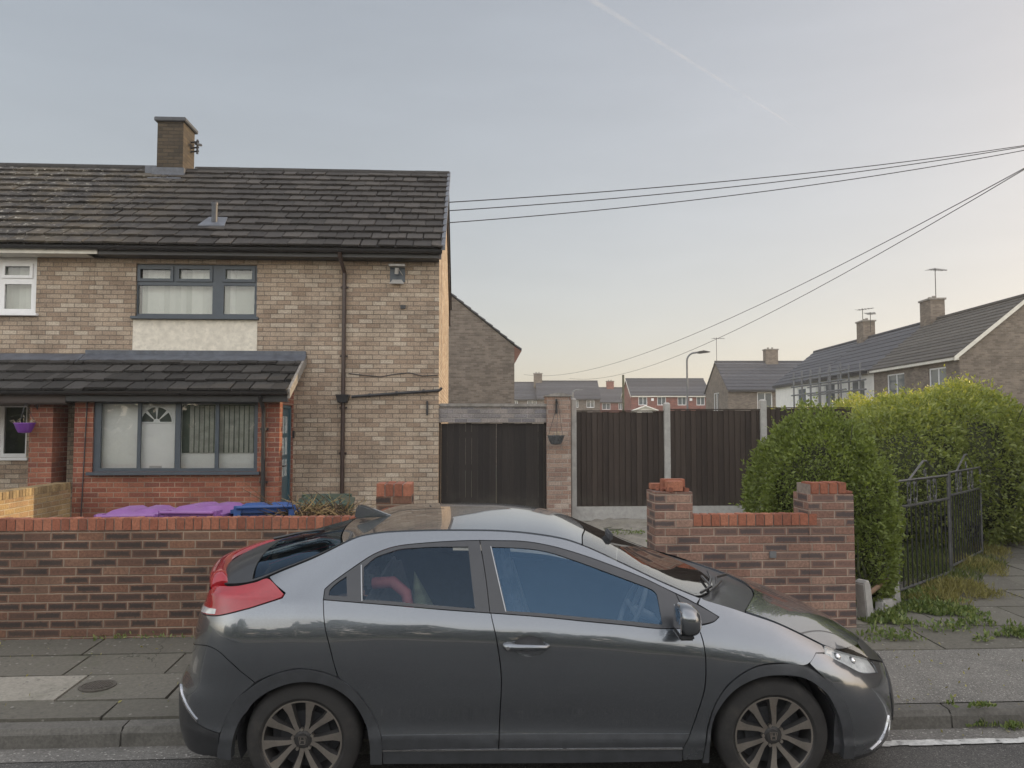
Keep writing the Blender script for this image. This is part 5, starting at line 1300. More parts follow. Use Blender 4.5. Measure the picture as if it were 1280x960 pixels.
# ------------------------------------------------------------------ car: panels cut on that surface
def _nrm(fn,a,b):
    e=1e-3
    P=np.stack(fn(a,b),-1); Pa=np.stack(fn(a+e,b),-1)-np.stack(fn(a-e,b),-1); Pb=np.stack(fn(a,b+e),-1)-np.stack(fn(a,b-e),-1)
    n=np.cross(Pa,Pb); n/=np.linalg.norm(n,axis=-1)[...,None]+1e-12
    return P,n
def inpoly(px,py,poly):
    r=np.zeros(len(px),bool); n=len(poly); j=n-1
    for i in range(n):
        xi,yi=poly[i];xj,yj=poly[j]
        c=((yi>py)!=(yj>py))&(px<(xj-xi)*(py-yi)/((yj-yi) if yj!=yi else 1e-12)+xi); r^=c; j=i
    return r
def curve(poly,step=.02,corner=38):
    """closed outline: keeps sharp corners, rounds the rest with a Catmull-Rom spline"""
    P=[np.array(p,float) for p in poly]; n=len(P); out=[]
    cor=[]
    for i in range(n):
        a=P[i]-P[i-1]; b=P[(i+1)%n]-P[i]
        ang=abs(math.degrees(math.atan2(a[0]*b[1]-a[1]*b[0],a@b))); cor.append(ang>corner)
    for i in range(n):
        p1,p2=P[i],P[(i+1)%n]
        p0=P[i-1] if not cor[i] else 2*p1-p2; p3=P[(i+2)%n] if not cor[(i+1)%n] else 2*p2-p1
        k=max(1,int(np.linalg.norm(p2-p1)/step))
        for t in np.arange(k)/k:
            # chord scaled tangents keep uneven point spacing from overshooting
            L=np.linalg.norm(p2-p1); t1=(p2-p0); t1=t1/(np.linalg.norm(t1)+1e-9)*L; t2=(p3-p1); t2=t2/(np.linalg.norm(t2)+1e-9)*L
            h=(2*t**3-3*t**2+1)*p1+(t**3-2*t**2+t)*t1+(-2*t**3+3*t**2)*p2+(t**3-t**2)*t2
            out.append(tuple(h))
    return out
def panel(name,fn,poly,mat,parent,off=0.0,holes=(),flange=.014,sp=.035,step=.018,outsign=1,round_=True,mirror=False,corner=38,bowl=None,gap=.0):
    outl=curve(poly,step,corner) if round_ else curve(poly,step,0.0001)
    hl=[curve(h,step) for h in holes]
    pts=[];edges=[]
    for loop in [outl]+hl:
        b=len(pts); m=len(loop); pts+=loop; edges+=[(b+i,b+(i+1)%m) for i in range(m)]
    A=np.array(outl); lo,hi=A.min(0),A.max(0)
    gx,gy=np.meshgrid(np.arange(lo[0]+sp/2,hi[0],sp),np.arange(lo[1]+sp/2,hi[1],sp)); gx=gx.ravel();gy=gy.ravel()
    ins=inpoly(gx,gy,outl)
    for h in hl: ins&=~inpoly(gx,gy,h)
    B=np.array(pts)
    if ins.any():
        gx,gy=gx[ins],gy[ins]; d=np.min((gx[:,None]-B[None,:,0])**2+(gy[:,None]-B[None,:,1])**2,axis=1); k=d>(sp*.45)**2
        pts=pts+list(zip(gx[k],gy[k]))
    r=delaunay_2d_cdt([Vector(p) for p in pts],edges,[],0,1e-6)
    V2=np.array([tuple(v) for v in r[0]]); T=np.array([f for f in r[2] if len(f)==3])
    c=V2[T].mean(1); k=inpoly(c[:,0],c[:,1],outl)
    for h in hl: k&=~inpoly(c[:,0],c[:,1],h)
    T=T[k]
    P,N=_nrm(fn,V2[:,0],V2[:,1])
    # outward: away from the body's axis
    cen=np.stack([np.clip(P[:,0],.2,2.6),np.zeros(len(P)),np.full(len(P),.75)],-1)
    sg=np.sign(((P-cen)*N).sum(-1)); sg[sg==0]=1; N=N*(np.sign(np.median(sg)) if abs(np.median(sg))>0 else 1)
    P=P+N*off
    if bowl is not None: P=P-N*bowl(V2)[:,None]
    # orient triangles along N
    tn=np.cross(P[T[:,1]]-P[T[:,0]],P[T[:,2]]-P[T[:,0]]); fl=(tn*N[T].mean(1)).sum(-1)<0; T[fl]=T[fl][:,::-1]
    # boundary edges -> flange
    from collections import Counter
    ec=Counter(); 
    for t in T:
        for i in range(3): ec[tuple(sorted((int(t[i]),int(t[(i+1)%3]))))]+=1
    Vs=[tuple(p) for p in P]; Ns=[tuple(n) for n in N]; F=[tuple(int(i) for i in t) for t in T]
    if flange:
        for t in T:
            for i in range(3):
                a,b=int(t[i]),int(t[(i+1)%3])
                if ec[tuple(sorted((a,b)))]==1:
                    u=P[b]-P[a]; fn_=np.cross(u,N[a]); fn_/=np.linalg.norm(fn_)+1e-9
                    q=len(Vs); Vs+=[tuple(P[a]),tuple(P[b]),tuple(P[b]-N[b]*flange),tuple(P[a]-N[a]*flange)]; Ns+=[tuple(fn_)]*4; F.append((q+1,q,q+3,q+2))
    if mirror:
        n0=len(Vs); Vs+=[(x,-y,z) for x,y,z in Vs]; Ns+=[(x,-y,z) for x,y,z in Ns]; F+=[tuple(i+n0 for i in f)[::-1] for f in F]
    me=bpy.data.meshes.new(name); me.from_pydata(Vs,[],F); me.materials.append(mat)
    me.polygons.foreach_set('use_smooth',np.ones(len(F),bool))
    me.normals_split_custom_set_from_vertices(Ns); me.update()
    o=bpy.data.objects.new(name,me); return link(o,parent)

tpaint=NT('dark grey metallic paint'); co=tpaint.coords()
fk,_=tpaint.noise(co,900,1); fb_,_=tpaint.noise(co,3,4)
pc=tpaint.mix(tpaint.smooth(fk,.35,.65),(.100,.112,.126),(.165,.182,.202))
dn=tpaint.n('ShaderNodeSeparateXYZ'); tpaint.L(co,dn.inputs[0])
dust,_=tpaint.noise(co,6,6,.7)
dk=tpaint.M('MULTIPLY',tpaint.smooth(dn.outputs[2],.18,.60,.12,0),tpaint.smooth(dust,.0,.6))
pc=tpaint.mix(dk,pc,(.11,.105,.095))
MT['paint']=tpaint.done(tpaint.bsdf(pc,tpaint.M('ADD',.24,tpaint.M('MULTIPLY',dk,.3)),.78,Coat_Weight=tpaint.M('SUBTRACT',1.0,dk),Coat_Roughness=.02,Coat_IOR=1.85))
MT['trim']=simple('black car trim',(.020,.021,.023),.42,var=.15,scale=14,Coat_Weight=.15)
MT['clad']=simple('dark grey arch cladding',(.060,.064,.070),.45,.3,var=.15,scale=14,Coat_Weight=.4,Coat_Roughness=.15)
MT['pillar_tape']=simple('satin black pillar',(.030,.032,.036),.35,var=.1,scale=14,Coat_Weight=.3)
MT['carglass']=glass_mat('tinted car glass',(.58,.63,.66),.065,refl=(.36,.61,.92))
MT['privacy']=glass_mat('privacy car glass',(.70,.74,.73),.008,refl=(.50,.68,.90))
MT['farglass']=glass_mat('far side car glass',(.88,.90,.90),.0)
MT['screen']=glass_mat('windscreen glass',(.52,.57,.56),.12)
MT['redlens']=simple('red lamp lens',(.27,.008,.014),.10,var=.15,scale=5,Coat_Weight=.6)
MT['clearlens']=simple('clear lamp lens',(.62,.63,.64),.10,.35,var=.25,scale=18,Coat_Weight=1.0)
MT['lampglass']=glass_mat('headlamp cover',(.9,.92,.92),.07)
MT['lampbowl']=simple('lamp reflector bowl',(.78,.78,.78),.35,.1,var=.25,scale=25)
MT['chrome']=simple('bright plated trim',(.75,.75,.76),.10,1.0,var=.05)
MT['satin']=simple('satin trim strip',(.34,.35,.36),.35,.6,var=.05)
MT['alloy']=simple('machined alloy face',(.50,.46,.41),.30,.95,var=.15,scale=12,dirt=((.25,.17,.11),.5))
MT['alloy_dark']=simple('dark alloy pocket',(.055,.053,.052),.5,.5,var=.2,scale=12)
MT['tyre']=simple('tyre rubber',(.020,.019,.018),.85,var=.25,scale=10,dirt=((.06,.052,.042),.5))
MT['cabin']=simple('dark cabin trim',(.055,.056,.060),.8,var=.2,scale=6)
MT['seat']=simple('dark seat cloth',(.13,.13,.14),.9,var=.2,scale=30)

car=thing('parked_car','dark grey metallic five door hatchback parked half on the pavement','car',(0,0,0))
E_line=lambda s:float(s_top(np.array([s]))[0])
def eline(s0,s1,n,d=.006): return [(float(s),E_line(s)-d) for s in np.linspace(s0,s1,n)]
LG=.0022
# near side
tail=[(-0.1187,1.103),(-0.1271,1.0899),(-0.2199,1.0621),(-0.3172,1.034),(-0.4433,1.0079),(-0.5579,0.9887),(-0.8072,0.9627),(-0.8731,1.004),(-0.80,1.05)]
tail_poly=tail+[(s,E_line(s)-.008) for s in (-.76,-.6,-.43,-.31)]+[(-.245,1.160),(-.19,1.144)]
E_end=-.235
body_poly=eline(2.228,E_end,40)+[(-.108,1.110),(-.119,1.086),(-.2199,1.0561),(-.3172,1.028),(-.4433,1.0019),(-.5579,.9827),(-.8072,.9567),(-.92,.955),(-1.3,.955),
  (-1.3,.769),(-.939,.769),(-.6381,.822),(-.492,.8175),(-.363,.7517),(-.288,.6825),(-.249,.650),(-.1651,.6895),(-.026,.7275),(.0984,.7145),(.198,.6785),(.1536,.8459),(.125,.9486),(.1045,1.078),(.1035,1.0842)]+\
  [(.104,1.1290),(.143,1.1625),(.281,1.2545),(.3663,1.3031),(.4779,1.3381),(.6402,1.3548),(.8363,1.3647),(.9627,1.3666),(1.0323,1.3654),(1.2241,1.359),(1.3991,1.3294),(1.5741,1.2792),(1.7448,1.2207),(1.9156,1.1564),(2.0252,1.1068),(2.1517,1.0507),(2.202,1.025)]
body=panel('body',side3,body_poly,MT['paint'],car)
# bumper behind
panel('rear_bumper',side3,[(-1.3,.763),(-.939,.763),(-.6381,.817),(-.492,.8127),(-.3688,.7477),(-.2945,.683),(-.2535,.645),(-.3163,.5813),(-.4023,.4192),(-.43,.36),(-.598,.393),(-.7384,.464),(-.8473,.507),(-1.3,.50)],MT['paint'],car,mirror=True)
panel('rear_bumper_trim',side3,[(-1.3,.496),(-.8473,.503),(-.7384,.460),(-.598,.389),(-.432,.355),(-.4539,.2437),(-.55,.215),(-.8,.20),(-1.3,.20)],MT['trim'],car,mirror=True)
panel('rear_reflector_strip',side3,[(-.90,.535),(-.85,.522),(-.7384,.478),(-.60,.412),(-.60,.397),(-.7384,.462),(-.85,.505),(-.90,.515)],MT['chrome'],car,off=.006,flange=.01,sp=.02)
# doors
rd_poly=[(.109,1.0766),(.324,1.0588),(.5348,1.0409),(.7688,1.0191),(1.0302,.999),(1.0639,.852),(1.0871,.6659),(1.0808,.4714),(1.0724,.2606),(.4377,.2614),(.4335,.3372),(.3871,.4605),(.3133,.5776),(.2206,.6623),(.2035,.683),(.1596,.8459),(.13,.9486)]
rdoor=panel('rear_door',side3,rd_poly,MT['paint'],car)
hc=(1.245,.838); hole=[(hc[0]+.108*math.cos(t)*(1 if math.cos(t)>0 else .95),hc[1]+.060*math.sin(t)) for t in np.linspace(0,2*math.pi,18)[:-1]]
fd_poly=[(1.0344,.9989),(1.104,.9935),(1.3274,.9755),(1.5488,.9523),(1.7722,.9307),(1.9957,.909),(2.1875,.9187),(2.2044,.8454),(2.2128,.7533),(2.2065,.6011),(2.1791,.4862),(2.1348,.3411),(2.0948,.2583),(1.0787,.2606),(1.0871,.4713),(1.0934,.6657),(1.0702,.8518)]
fdoor=panel('front_door',side3,fd_poly,MT['paint'],car,holes=[hole])
panel('handle_recess',side3,hole,MT['paint'],fdoor,flange=0,sp=.012,bowl=lambda V:.050*np.clip(1-((V[:,0]-hc[0])/.108)**2-((V[:,1]-hc[1])/.060)**2,0,1)**.6)
m=MB()
hp=[np.array([*side(np.array([s]),np.array([z]))]).ravel().tolist()+[z] for s,z in ((1.112,.834),(1.125,.836),(1.18,.836),(1.26,.835),(1.33,.832),(1.352,.830))]
m.tube([(p[0],p[1]-o,p[2]) for p,o in zip(hp,(-.012,.020,.030,.030,.022,-.012))],[.020,.0225,.018,.016,.014,.012],10); m.build('handle',MT['paint'],fdoor,smooth=60)
m=MB(); m.lathe([(0,-.004),(.010,-.004),(.010,.002),(0,.002)],(hp[1][0],hp[1][1]-.043,hp[1][2]),'y',14); m.build('lock_barrel',MT['chrome'],fdoor,smooth=60)
for d,pl in ((rdoor,[(.4377,.265),(.4345,.345),(.46,.346),(1.0765,.345),(1.0724,.265)]),(fdoor,[(1.0787,.265),(1.0825,.345),(2.132,.338),(2.0968,.265)])):
    panel('door_trim',side3,pl,MT['clad'],d,off=.005,flange=.008,round_=False)
dent=panel  # (no extra)
panel('wing',side3,[(2.1938,.9189),(2.2845,.936),(2.3245,.9594),(2.274,.9881),(2.2146,1.0219),(2.2368,1.049)]+eline(2.25,2.925,16)+[(2.9259,.7582),(2.8579,.7655),(2.8104,.7286),(2.7672,.7148),(2.6239,.7333),(2.4827,.7142),(2.3511,.6334),(2.2731,.5187),(2.233,.3832),(2.2161,.2536),(2.2086,.1859),(2.1032,.1855),(2.099,.2501),(2.1411,.3406),(2.1854,.4854),(2.2128,.6),(2.2191,.754),(2.2107,.8458)],MT['paint'],car)
panel('sill',side3,[(.4386,.2575),(1.0702,.2557),(2.0948,.2524),(2.0969,.1758),(1.416,.1724),(.4386,.1765)],MT['clad'],car,off=-.002)
panel('sill_strip',side3,[(.4386,.262),(2.0948,.257),(2.0948,.249),(.4386,.253)],MT['chrome'],car,off=.0035,flange=.006,round_=False)
# wheel arches: cladding and liners
ao=[(-.4539,.215),(-.4519,.2437),(-.4003,.4192),(-.3143,.5813),(-.1651,.6835),(-.026,.7214),(.0984,.7084),(.2186,.6594),(.3092,.5775),(.3851,.4605),(.4315,.3372),(.4346,.1785)]
ai=[(.3704,.1783),(.3683,.306),(.3451,.414),(.2776,.5366),(.1722,.6186),(.0331,.6524),(-.1061,.6301),(-.2473,.5481),(-.3287,.422),(-.3659,.2777),(-.375,.21)]
panel('rear_arch_trim',side3,ao+ai,MT['clad'],car,off=.006,flange=.05,step=.012)
fo=[(2.2106,.1684),(2.2213,.2557),(2.2402,.3806),(2.2761,.5124),(2.3541,.6262),(2.4827,.7072),(2.6239,.7265),(2.7672,.7081),(2.8772,.6433),(2.9488,.5594),(3.0004,.4434),(3.0291,.3078),(3.0462,.1701)]
fi=[(2.9832,.1777),(2.9632,.3605),(2.9259,.4778),(2.8715,.5778),(2.763,.6489),(2.6218,.6687),(2.4953,.6528),(2.3709,.5862),(2.2782,.4565),(2.2487,.328),(2.2444,.1681)]
panel('front_arch_trim',side3,fo+fi,MT['clad'],car,off=.006,flange=.05,step=.012)
for cx_ in (0.0,2.605):
    m=MB(); n=24; r=.372
    for k in range(n):
        t0,t1=-.35+(math.pi+.7)*k/n,-.35+(math.pi+.7)*(k+1)/n
        q=lambda t,y:(cx_+r*math.cos(t),y,.317+r*.98*math.sin(t))
        m.face([q(t0,-.80),q(t0,-.50),q(t1,-.50),q(t1,-.80)])
        m.face([(cx_,-.52,.25),q(t1,-.52),q(t0,-.52)])
    m.build('arch_liner',MT['cabin'],car)
# front end
nose_v=[(2.9947,-.985),(3.0634,-.965),(3.1551,-.9),(3.2898,-.765),(3.40,-.48),(3.44,-.2),(3.45,0)]
full=lambda L:L+[(s,-v) for s,v in L[::-1] if v!=0]
bon_rear=[(2.50,-.975),(2.51,-.93),(2.60,-.66),(2.69,-.38),(2.735,-.15),(2.744,0)]
panel('bonnet',top,full(bon_rear)+[(2.75,.985)]+[(s,-v) for s,v in nose_v]+nose_v[:-1][::-1]+[(2.75,-.985)],MT['paint'],car,sp=.04,step=.03)
panel('front_bumper',side3,[(2.8073,.7217),(2.8792,.6463),(2.9508,.5604),(3.0024,.4444),(3.0311,.3078),(3.0482,.1751),(3.4,.175),(3.86,.175)]+eline(3.86,3.32,12,.004)+[(3.3041,.5817),(3.1981,.6097),(3.1265,.6325),(3.0348,.6871),(2.9803,.717),(2.925,.7487),(2.8579,.7617)],MT['paint'],car,mirror=True)
panel('nose',top,[(3.305,-.985),(3.298,-.78),(3.41,-.48),(3.452,-.2),(3.462,0),(3.462,.0)]+[(3.452,.2),(3.41,.48),(3.298,.78),(3.305,.985)]+[(s,.985) for s in (3.5,3.7,3.855)]+[(s,-.985) for s in (3.855,3.7,3.5)],MT['trim'],car,sp=.05,step=.03)
for nm,pl,mt in (('headlamp',[(2.929,.752),(2.9803,.7215),(3.0348,.6911),(3.1265,.6365),(3.1981,.6137),(3.3041,.5857)]+eline(3.30,2.95,10,.0),MT['clearlens']),):
    hl=panel(nm,side3,pl,MT['lampglass'],car,flange=.012,sp=.02)
    panel('headlamp_bowl',side3,pl,MT['lampbowl'],hl,off=-.012,flange=0,sp=.03)
    for s_,z_,r_ in ((3.02,.715,.030),(3.13,.675,.028)):
        q_=[float(v) for v in (*[a[0] for a in side(np.array([s_]),np.array([z_]))],z_)]; mm=MB(); mm.lathe([(.001,-.012),(r_*.5,-.010),(r_*.7,.0),(r_*.8,.02)],(q_[0]-.01,q_[1]+.012,q_[2]),'y',18); mm.build('headlamp_projector',MT['chrome'],hl,smooth=60)
    panel('headlamp_top',top,[(2.958,-.998),(3.0,-.985),(3.0634,-.968),(3.1551,-.905),(3.285,-.775),(3.30,-.998)],MT['lampglass'],hl,flange=.012,sp=.02)
    panel('headlamp_far',lambda s,v:(lambda x,y,z:(x,-y,z))(*side3(s,v)),pl,mt,hl,flange=.012,sp=.03)
panel('fog_surround',side3,[(3.17,.195),(3.24,.19),(3.335,.205),(3.36,.30),(3.335,.345),(3.30,.27),(3.25,.225)],MT['chrome'],car,off=.006,flange=.01,sp=.02)
panel('fog_surround',lambda s,v:(lambda x,y,z:(x,-y,z))(*side3(s,v)),[(3.17,.195),(3.24,.19),(3.335,.205),(3.36,.30),(3.335,.345),(3.30,.27),(3.25,.225)],MT['chrome'],car,off=.006,flange=.01,sp=.02)
panel('grille',side3,[(3.42,.30),(3.40,.45),(3.45,.53),(3.86,.53),(3.86,.24),(3.5,.24)],MT['trim'],car,off=.004,flange=.006,mirror=True)
panel('bumper_lip',side3,[(3.0482,.178),(3.2,.176),(3.86,.172),(3.86,.150),(3.2,.150),(3.05,.152)],MT['trim'],car,off=-.002,mirror=True)
# roof, screens
ws_t=[(1.575,-.975),(1.60,-.6),(1.64,-.2),(1.645,0)]; ws_b=[(2.215,-.975),(2.28,-.86),(2.40,-.5),(2.455,-.2),(2.46,0)]
panel('roof',top,full([(1.567,-.975),(1.592,-.6),(1.632,-.2),(1.637,0)])+[(s,.975) for s in (1.2,.9,.6,.3)]+[(.165,.96),(.13,.7),(.105,.3),(.10,0),(.105,-.3),(.13,-.7),(.165,-.96)]+[(s,-.975) for s in (.3,.6,.9,1.2)],MT['paint'],car,sp=.05,step=.03)
panel('windscreen',top,full(ws_t)+[(s,.975) for s in (1.8,2.0)]+[(s,-v) for s,v in ws_b]+ws_b[:-1][::-1]+[(s,-.975) for s in (2.0,1.8)],MT['screen'],car,sp=.05,step=.03,off=-.002)
panel('windscreen_band',top,[(1.575,-.97),(1.60,-.6),(1.64,-.2),(1.645,0),(1.64,.2),(1.60,.6),(1.575,.97),(1.625,.97),(1.655,.6),(1.69,.2),(1.695,0),(1.69,-.2),(1.655,-.6),(1.625,-.97)],MT['trim'],car,sp=.05,step=.03,off=-.007,flange=0)
panel('cowl',top,[(s+.004,v) for s,v in full(ws_b)]+[(s-.006,-v) for s,v in bon_rear]+[(s-.006,v) for s,v in bon_rear[:-1][::-1]],MT['trim'],car,sp=.05,step=.03,off=-.012)
def tp(s,v,o=0.0):
    P,N=_nrm(top,np.array([float(s)]),np.array([float(v)])); n=N[0]; n=n*np.sign(n[2]); return tuple(P[0]+n*o)
for a,b,c in (((2.49,-.30),(2.40,-.60),(2.30,-.88)),((2.60,.05),(2.47,-.25),(2.40,-.60))):
    m=MB(); m.tube([tp(*a,.025),tp(*b,.035),tp(*c,.03)],[.010,.008,.006],6); m.tube([tp(a[0]-.10,a[1]+.10,.012),tp(b[0]-.03,b[1],.018),tp(c[0]-.05,c[1]-.03,.012)],.008,6); m.build('wiper',MT['trim'],car,smooth=60)
panel('rear_window',top,full([(.155,-.955),(.12,-.7),(.095,-.3),(.09,0)])+[(-.10,.955),(-.33,.95),(-.37,.7),(-.39,.3),(-.395,0),(-.39,-.3),(-.37,-.7),(-.33,-.95),(-.10,-.955)],MT['privacy'],car,sp=.05,step=.03)
panel('tailgate_glass_edge',top,[(.163,-.985),(.163,-.958),(-.10,-.96),(-.33,-.955),(-.43,-.955),(-.43,-.985),(-.2,-.985)],MT['trim'],car,sp=.03,flange=.01)
panel('lower_tailgate',top,full([(-.34,-.985),(-.38,-.7),(-.40,-.3),(-.40,0)])+[(-.6,.985),(-.9,.985),(-1.29,.985),(-1.29,-.985),(-.9,-.985),(-.6,-.985)],MT['trim'],car,sp=.05,step=.03)
# red lamp and the bar that carries it across the tailgate
tl=panel('tail_lamp',side3,tail_poly,MT['redlens'],car,flange=.02,sp=.02,off=.004)
panel('reversing_lens',side3,[(-.8172,.9647),(-.86,.9936),(-.72,1.006),(-.575,1.0178),(-.575,.9925)],MT['clearlens'],tl,flange=.006,sp=.02,off=.007)
panel('tail_lamp_far',lambda s,v:(lambda x,y,z:(x,-y,z))(*side3(s,v)),tail_poly,MT['redlens'],tl,flange=.02,sp=.03,off=.004)
m=MB(); n=36; k=10
def bar(u):   # u -1..1 across the car
    au=abs(u); y=.625*u; x=-.70+.165*au**1.6; z=1.135+.004*au**2-.028*max(0,(au-.8)/.2)**1.6; return x,y,z,.052,.030-.006*max(0,(au-.8)/.2)
for i in range(n):
    A=bar(-1+2*i/n);B=bar(-1+2*(i+1)/n)
    for j in range(k):
        t0,t1=2*math.pi*j/k,2*math.pi*(j+1)/k
        q=lambda S,t:(S[0]+S[3]*math.cos(t),S[1],S[2]+S[4]*math.sin(t)+.22*S[3]*math.cos(t))
        m.face([q(A,t0),q(A,t1),q(B,t1),q(B,t0)])
for s in (-1,1):
    S=bar(s); m.face([q(S,2*math.pi*j/k) for j in range(k)])
m.build('tailgate_light_bar',MT['redlens'],car,smooth=50)
m=MB(); m.tube([tp(-.40,.0,.03),tp(-.2,-.15,.03),tp(-.02,-.30,.025)],[.012,.009,.006],6); m.build('rear_wiper',MT['trim'],car,smooth=60)
# fin aerial
m=MB(); zr0=float(top(np.array([.28]),np.array([0.]))[2][0])
pf=[(.13,-.004),(.385,.010),(.33,.030),(.26,.058),(.20,.082),(.165,.090),(.145,.075)]
m.prism([(x,zr0+z) for x,z in pf],-.022,.022); m.build('roof_aerial',MT['paint'],car,bevel=.010,smooth=60)
# side glass and its black frames
rg_=[(.3113,1.2341),(.3704,1.2813),(.4399,1.3053),(.5116,1.3232),(.598,1.3286),(.6908,1.3332),(.8995,1.3328),(.9438,1.0244),(.7667,1.0405),(.6128,1.0546),(.461,1.0693),(.324,1.0768)]
qg=[(.1322,1.0998),(.1343,1.1262),(.1638,1.1545),(.2186,1.1904),(.2355,1.0931)]
fg_=[(1.0365,1.3308),(1.222,1.3221),(1.3633,1.3016),(1.5235,1.2523),(1.6837,1.1969),(1.8523,1.1372),(1.9577,1.0972),(1.9788,1.0763),(1.9894,.9303),(1.7743,.9537),(1.5509,.9746),(1.3274,.9964),(1.1208,1.011)]
bl_=[(.9667,1.3586),(1.0004,1.19),(1.0262,1.0062)]
dl_r=[(.1085,1.0812),(.109,1.1272),(.1469,1.1596),(.2839,1.2505),(.3683,1.2991),(.4779,1.3341),(.6402,1.3508),(.8363,1.3607),(.9637,1.3626),(.9987,1.19),(1.0252,1.0040),(.7667,1.0243),(.5327,1.0459),(.3219,1.0636)]
dl_f=[(.9690,1.3626),(1.0323,1.3614),(1.2241,1.355),(1.3991,1.3254),(1.5741,1.2752),(1.7448,1.2167),(1.9156,1.1524),(2.0252,1.1028),(2.0885,1.0735),(2.12,1.0),(2.176,.924),(1.9957,.9132),(1.7722,.9356),(1.5488,.9575),(1.3274,.9799),(1.104,.9986),(1.0292,1.0042),(1.0027,1.19)]
dl_m=[(2.0935,1.0715),(2.1517,1.0447),(2.274,.9838),(2.3161,.9595),(2.2866,.9419),(2.1896,.9268),(2.182,.926),(2.125,1.002)]
fr_r=panel('window_frame',side3,dl_r,MT['pillar_tape'],rdoor,holes=[rg_,qg],flange=.012,sp=.03,step=.012)
fr_f=panel('window_frame',side3,dl_f,MT['pillar_tape'],fdoor,holes=[fg_],flange=.012,sp=.03,step=.012)
fr_m=panel('mirror_base',side3,dl_m,MT['pillar_tape'],car,flange=.012,sp=.03,step=.012)
panel('pane',side3,rg_,MT['privacy'],rdoor,off=-.006,flange=0); panel('quarter_pane',side3,qg,MT['privacy'],rdoor,off=-.006,flange=0); panel('pane',side3,fg_,MT['carglass'],fdoor,off=-.006,flange=0)
panel('glazing_strip',side3,[(.293,1.2445),(.2985,1.2455),(.3219,1.0696),(.3165,1.0700)],MT['satin'],rdoor,off=.003,flange=.004,round_=False)
panel('glazing_strip',side3,[(1.0278,1.3332),(1.0330,1.3330),(1.1178,1.008),(1.1122,1.0085)],MT['satin'],fdoor,off=.003,flange=.004,round_=False)
# door mirror
m=MB(); n1,n2=20,14
mc=Vector((2.075,-.985,1.005))
for i in range(n1):
    for j in range(n2):
        def q(i,j):
            a=2*math.pi*i/n1; b=math.pi*j/n2
            dx=math.sin(b)*math.cos(a); dy=math.sin(b)*math.sin(a); dz=math.cos(b)
            sx=.085 if dx>0 else .045
            e=lambda v,p:math.copysign(abs(v)**p,v)
            x=sx*e(dx,.8); y=.115*e(dy,.75); z=.082*e(dz,.75)
            return (mc.x+x-.22*z*.5+(.02 if z>0 else 0)*0, mc.y+y, mc.z+z)
        m.face([q(i,j),q(i,j+1),q(i+1,j+1),q(i+1,j)])
dm=m.build('door_mirror',MT['paint'],car,smooth=60)
m=MB(); m.tube([(2.10,-.92,.955),(2.14,-.86,.95),(2.19,-.80,.955)],[.030,.026,.03],8); m.box((2.03,-1.07,.912),(2.11,-.91,.938)); m.build('mirror_arm',MT['trim'],dm,smooth=60,bevel=.008)
m=MB(); m.box((2.034,-1.07,.945),(2.042,-.91,1.065)); m.build('mirror_glass',MT['chrome'],dm,bevel=.003)
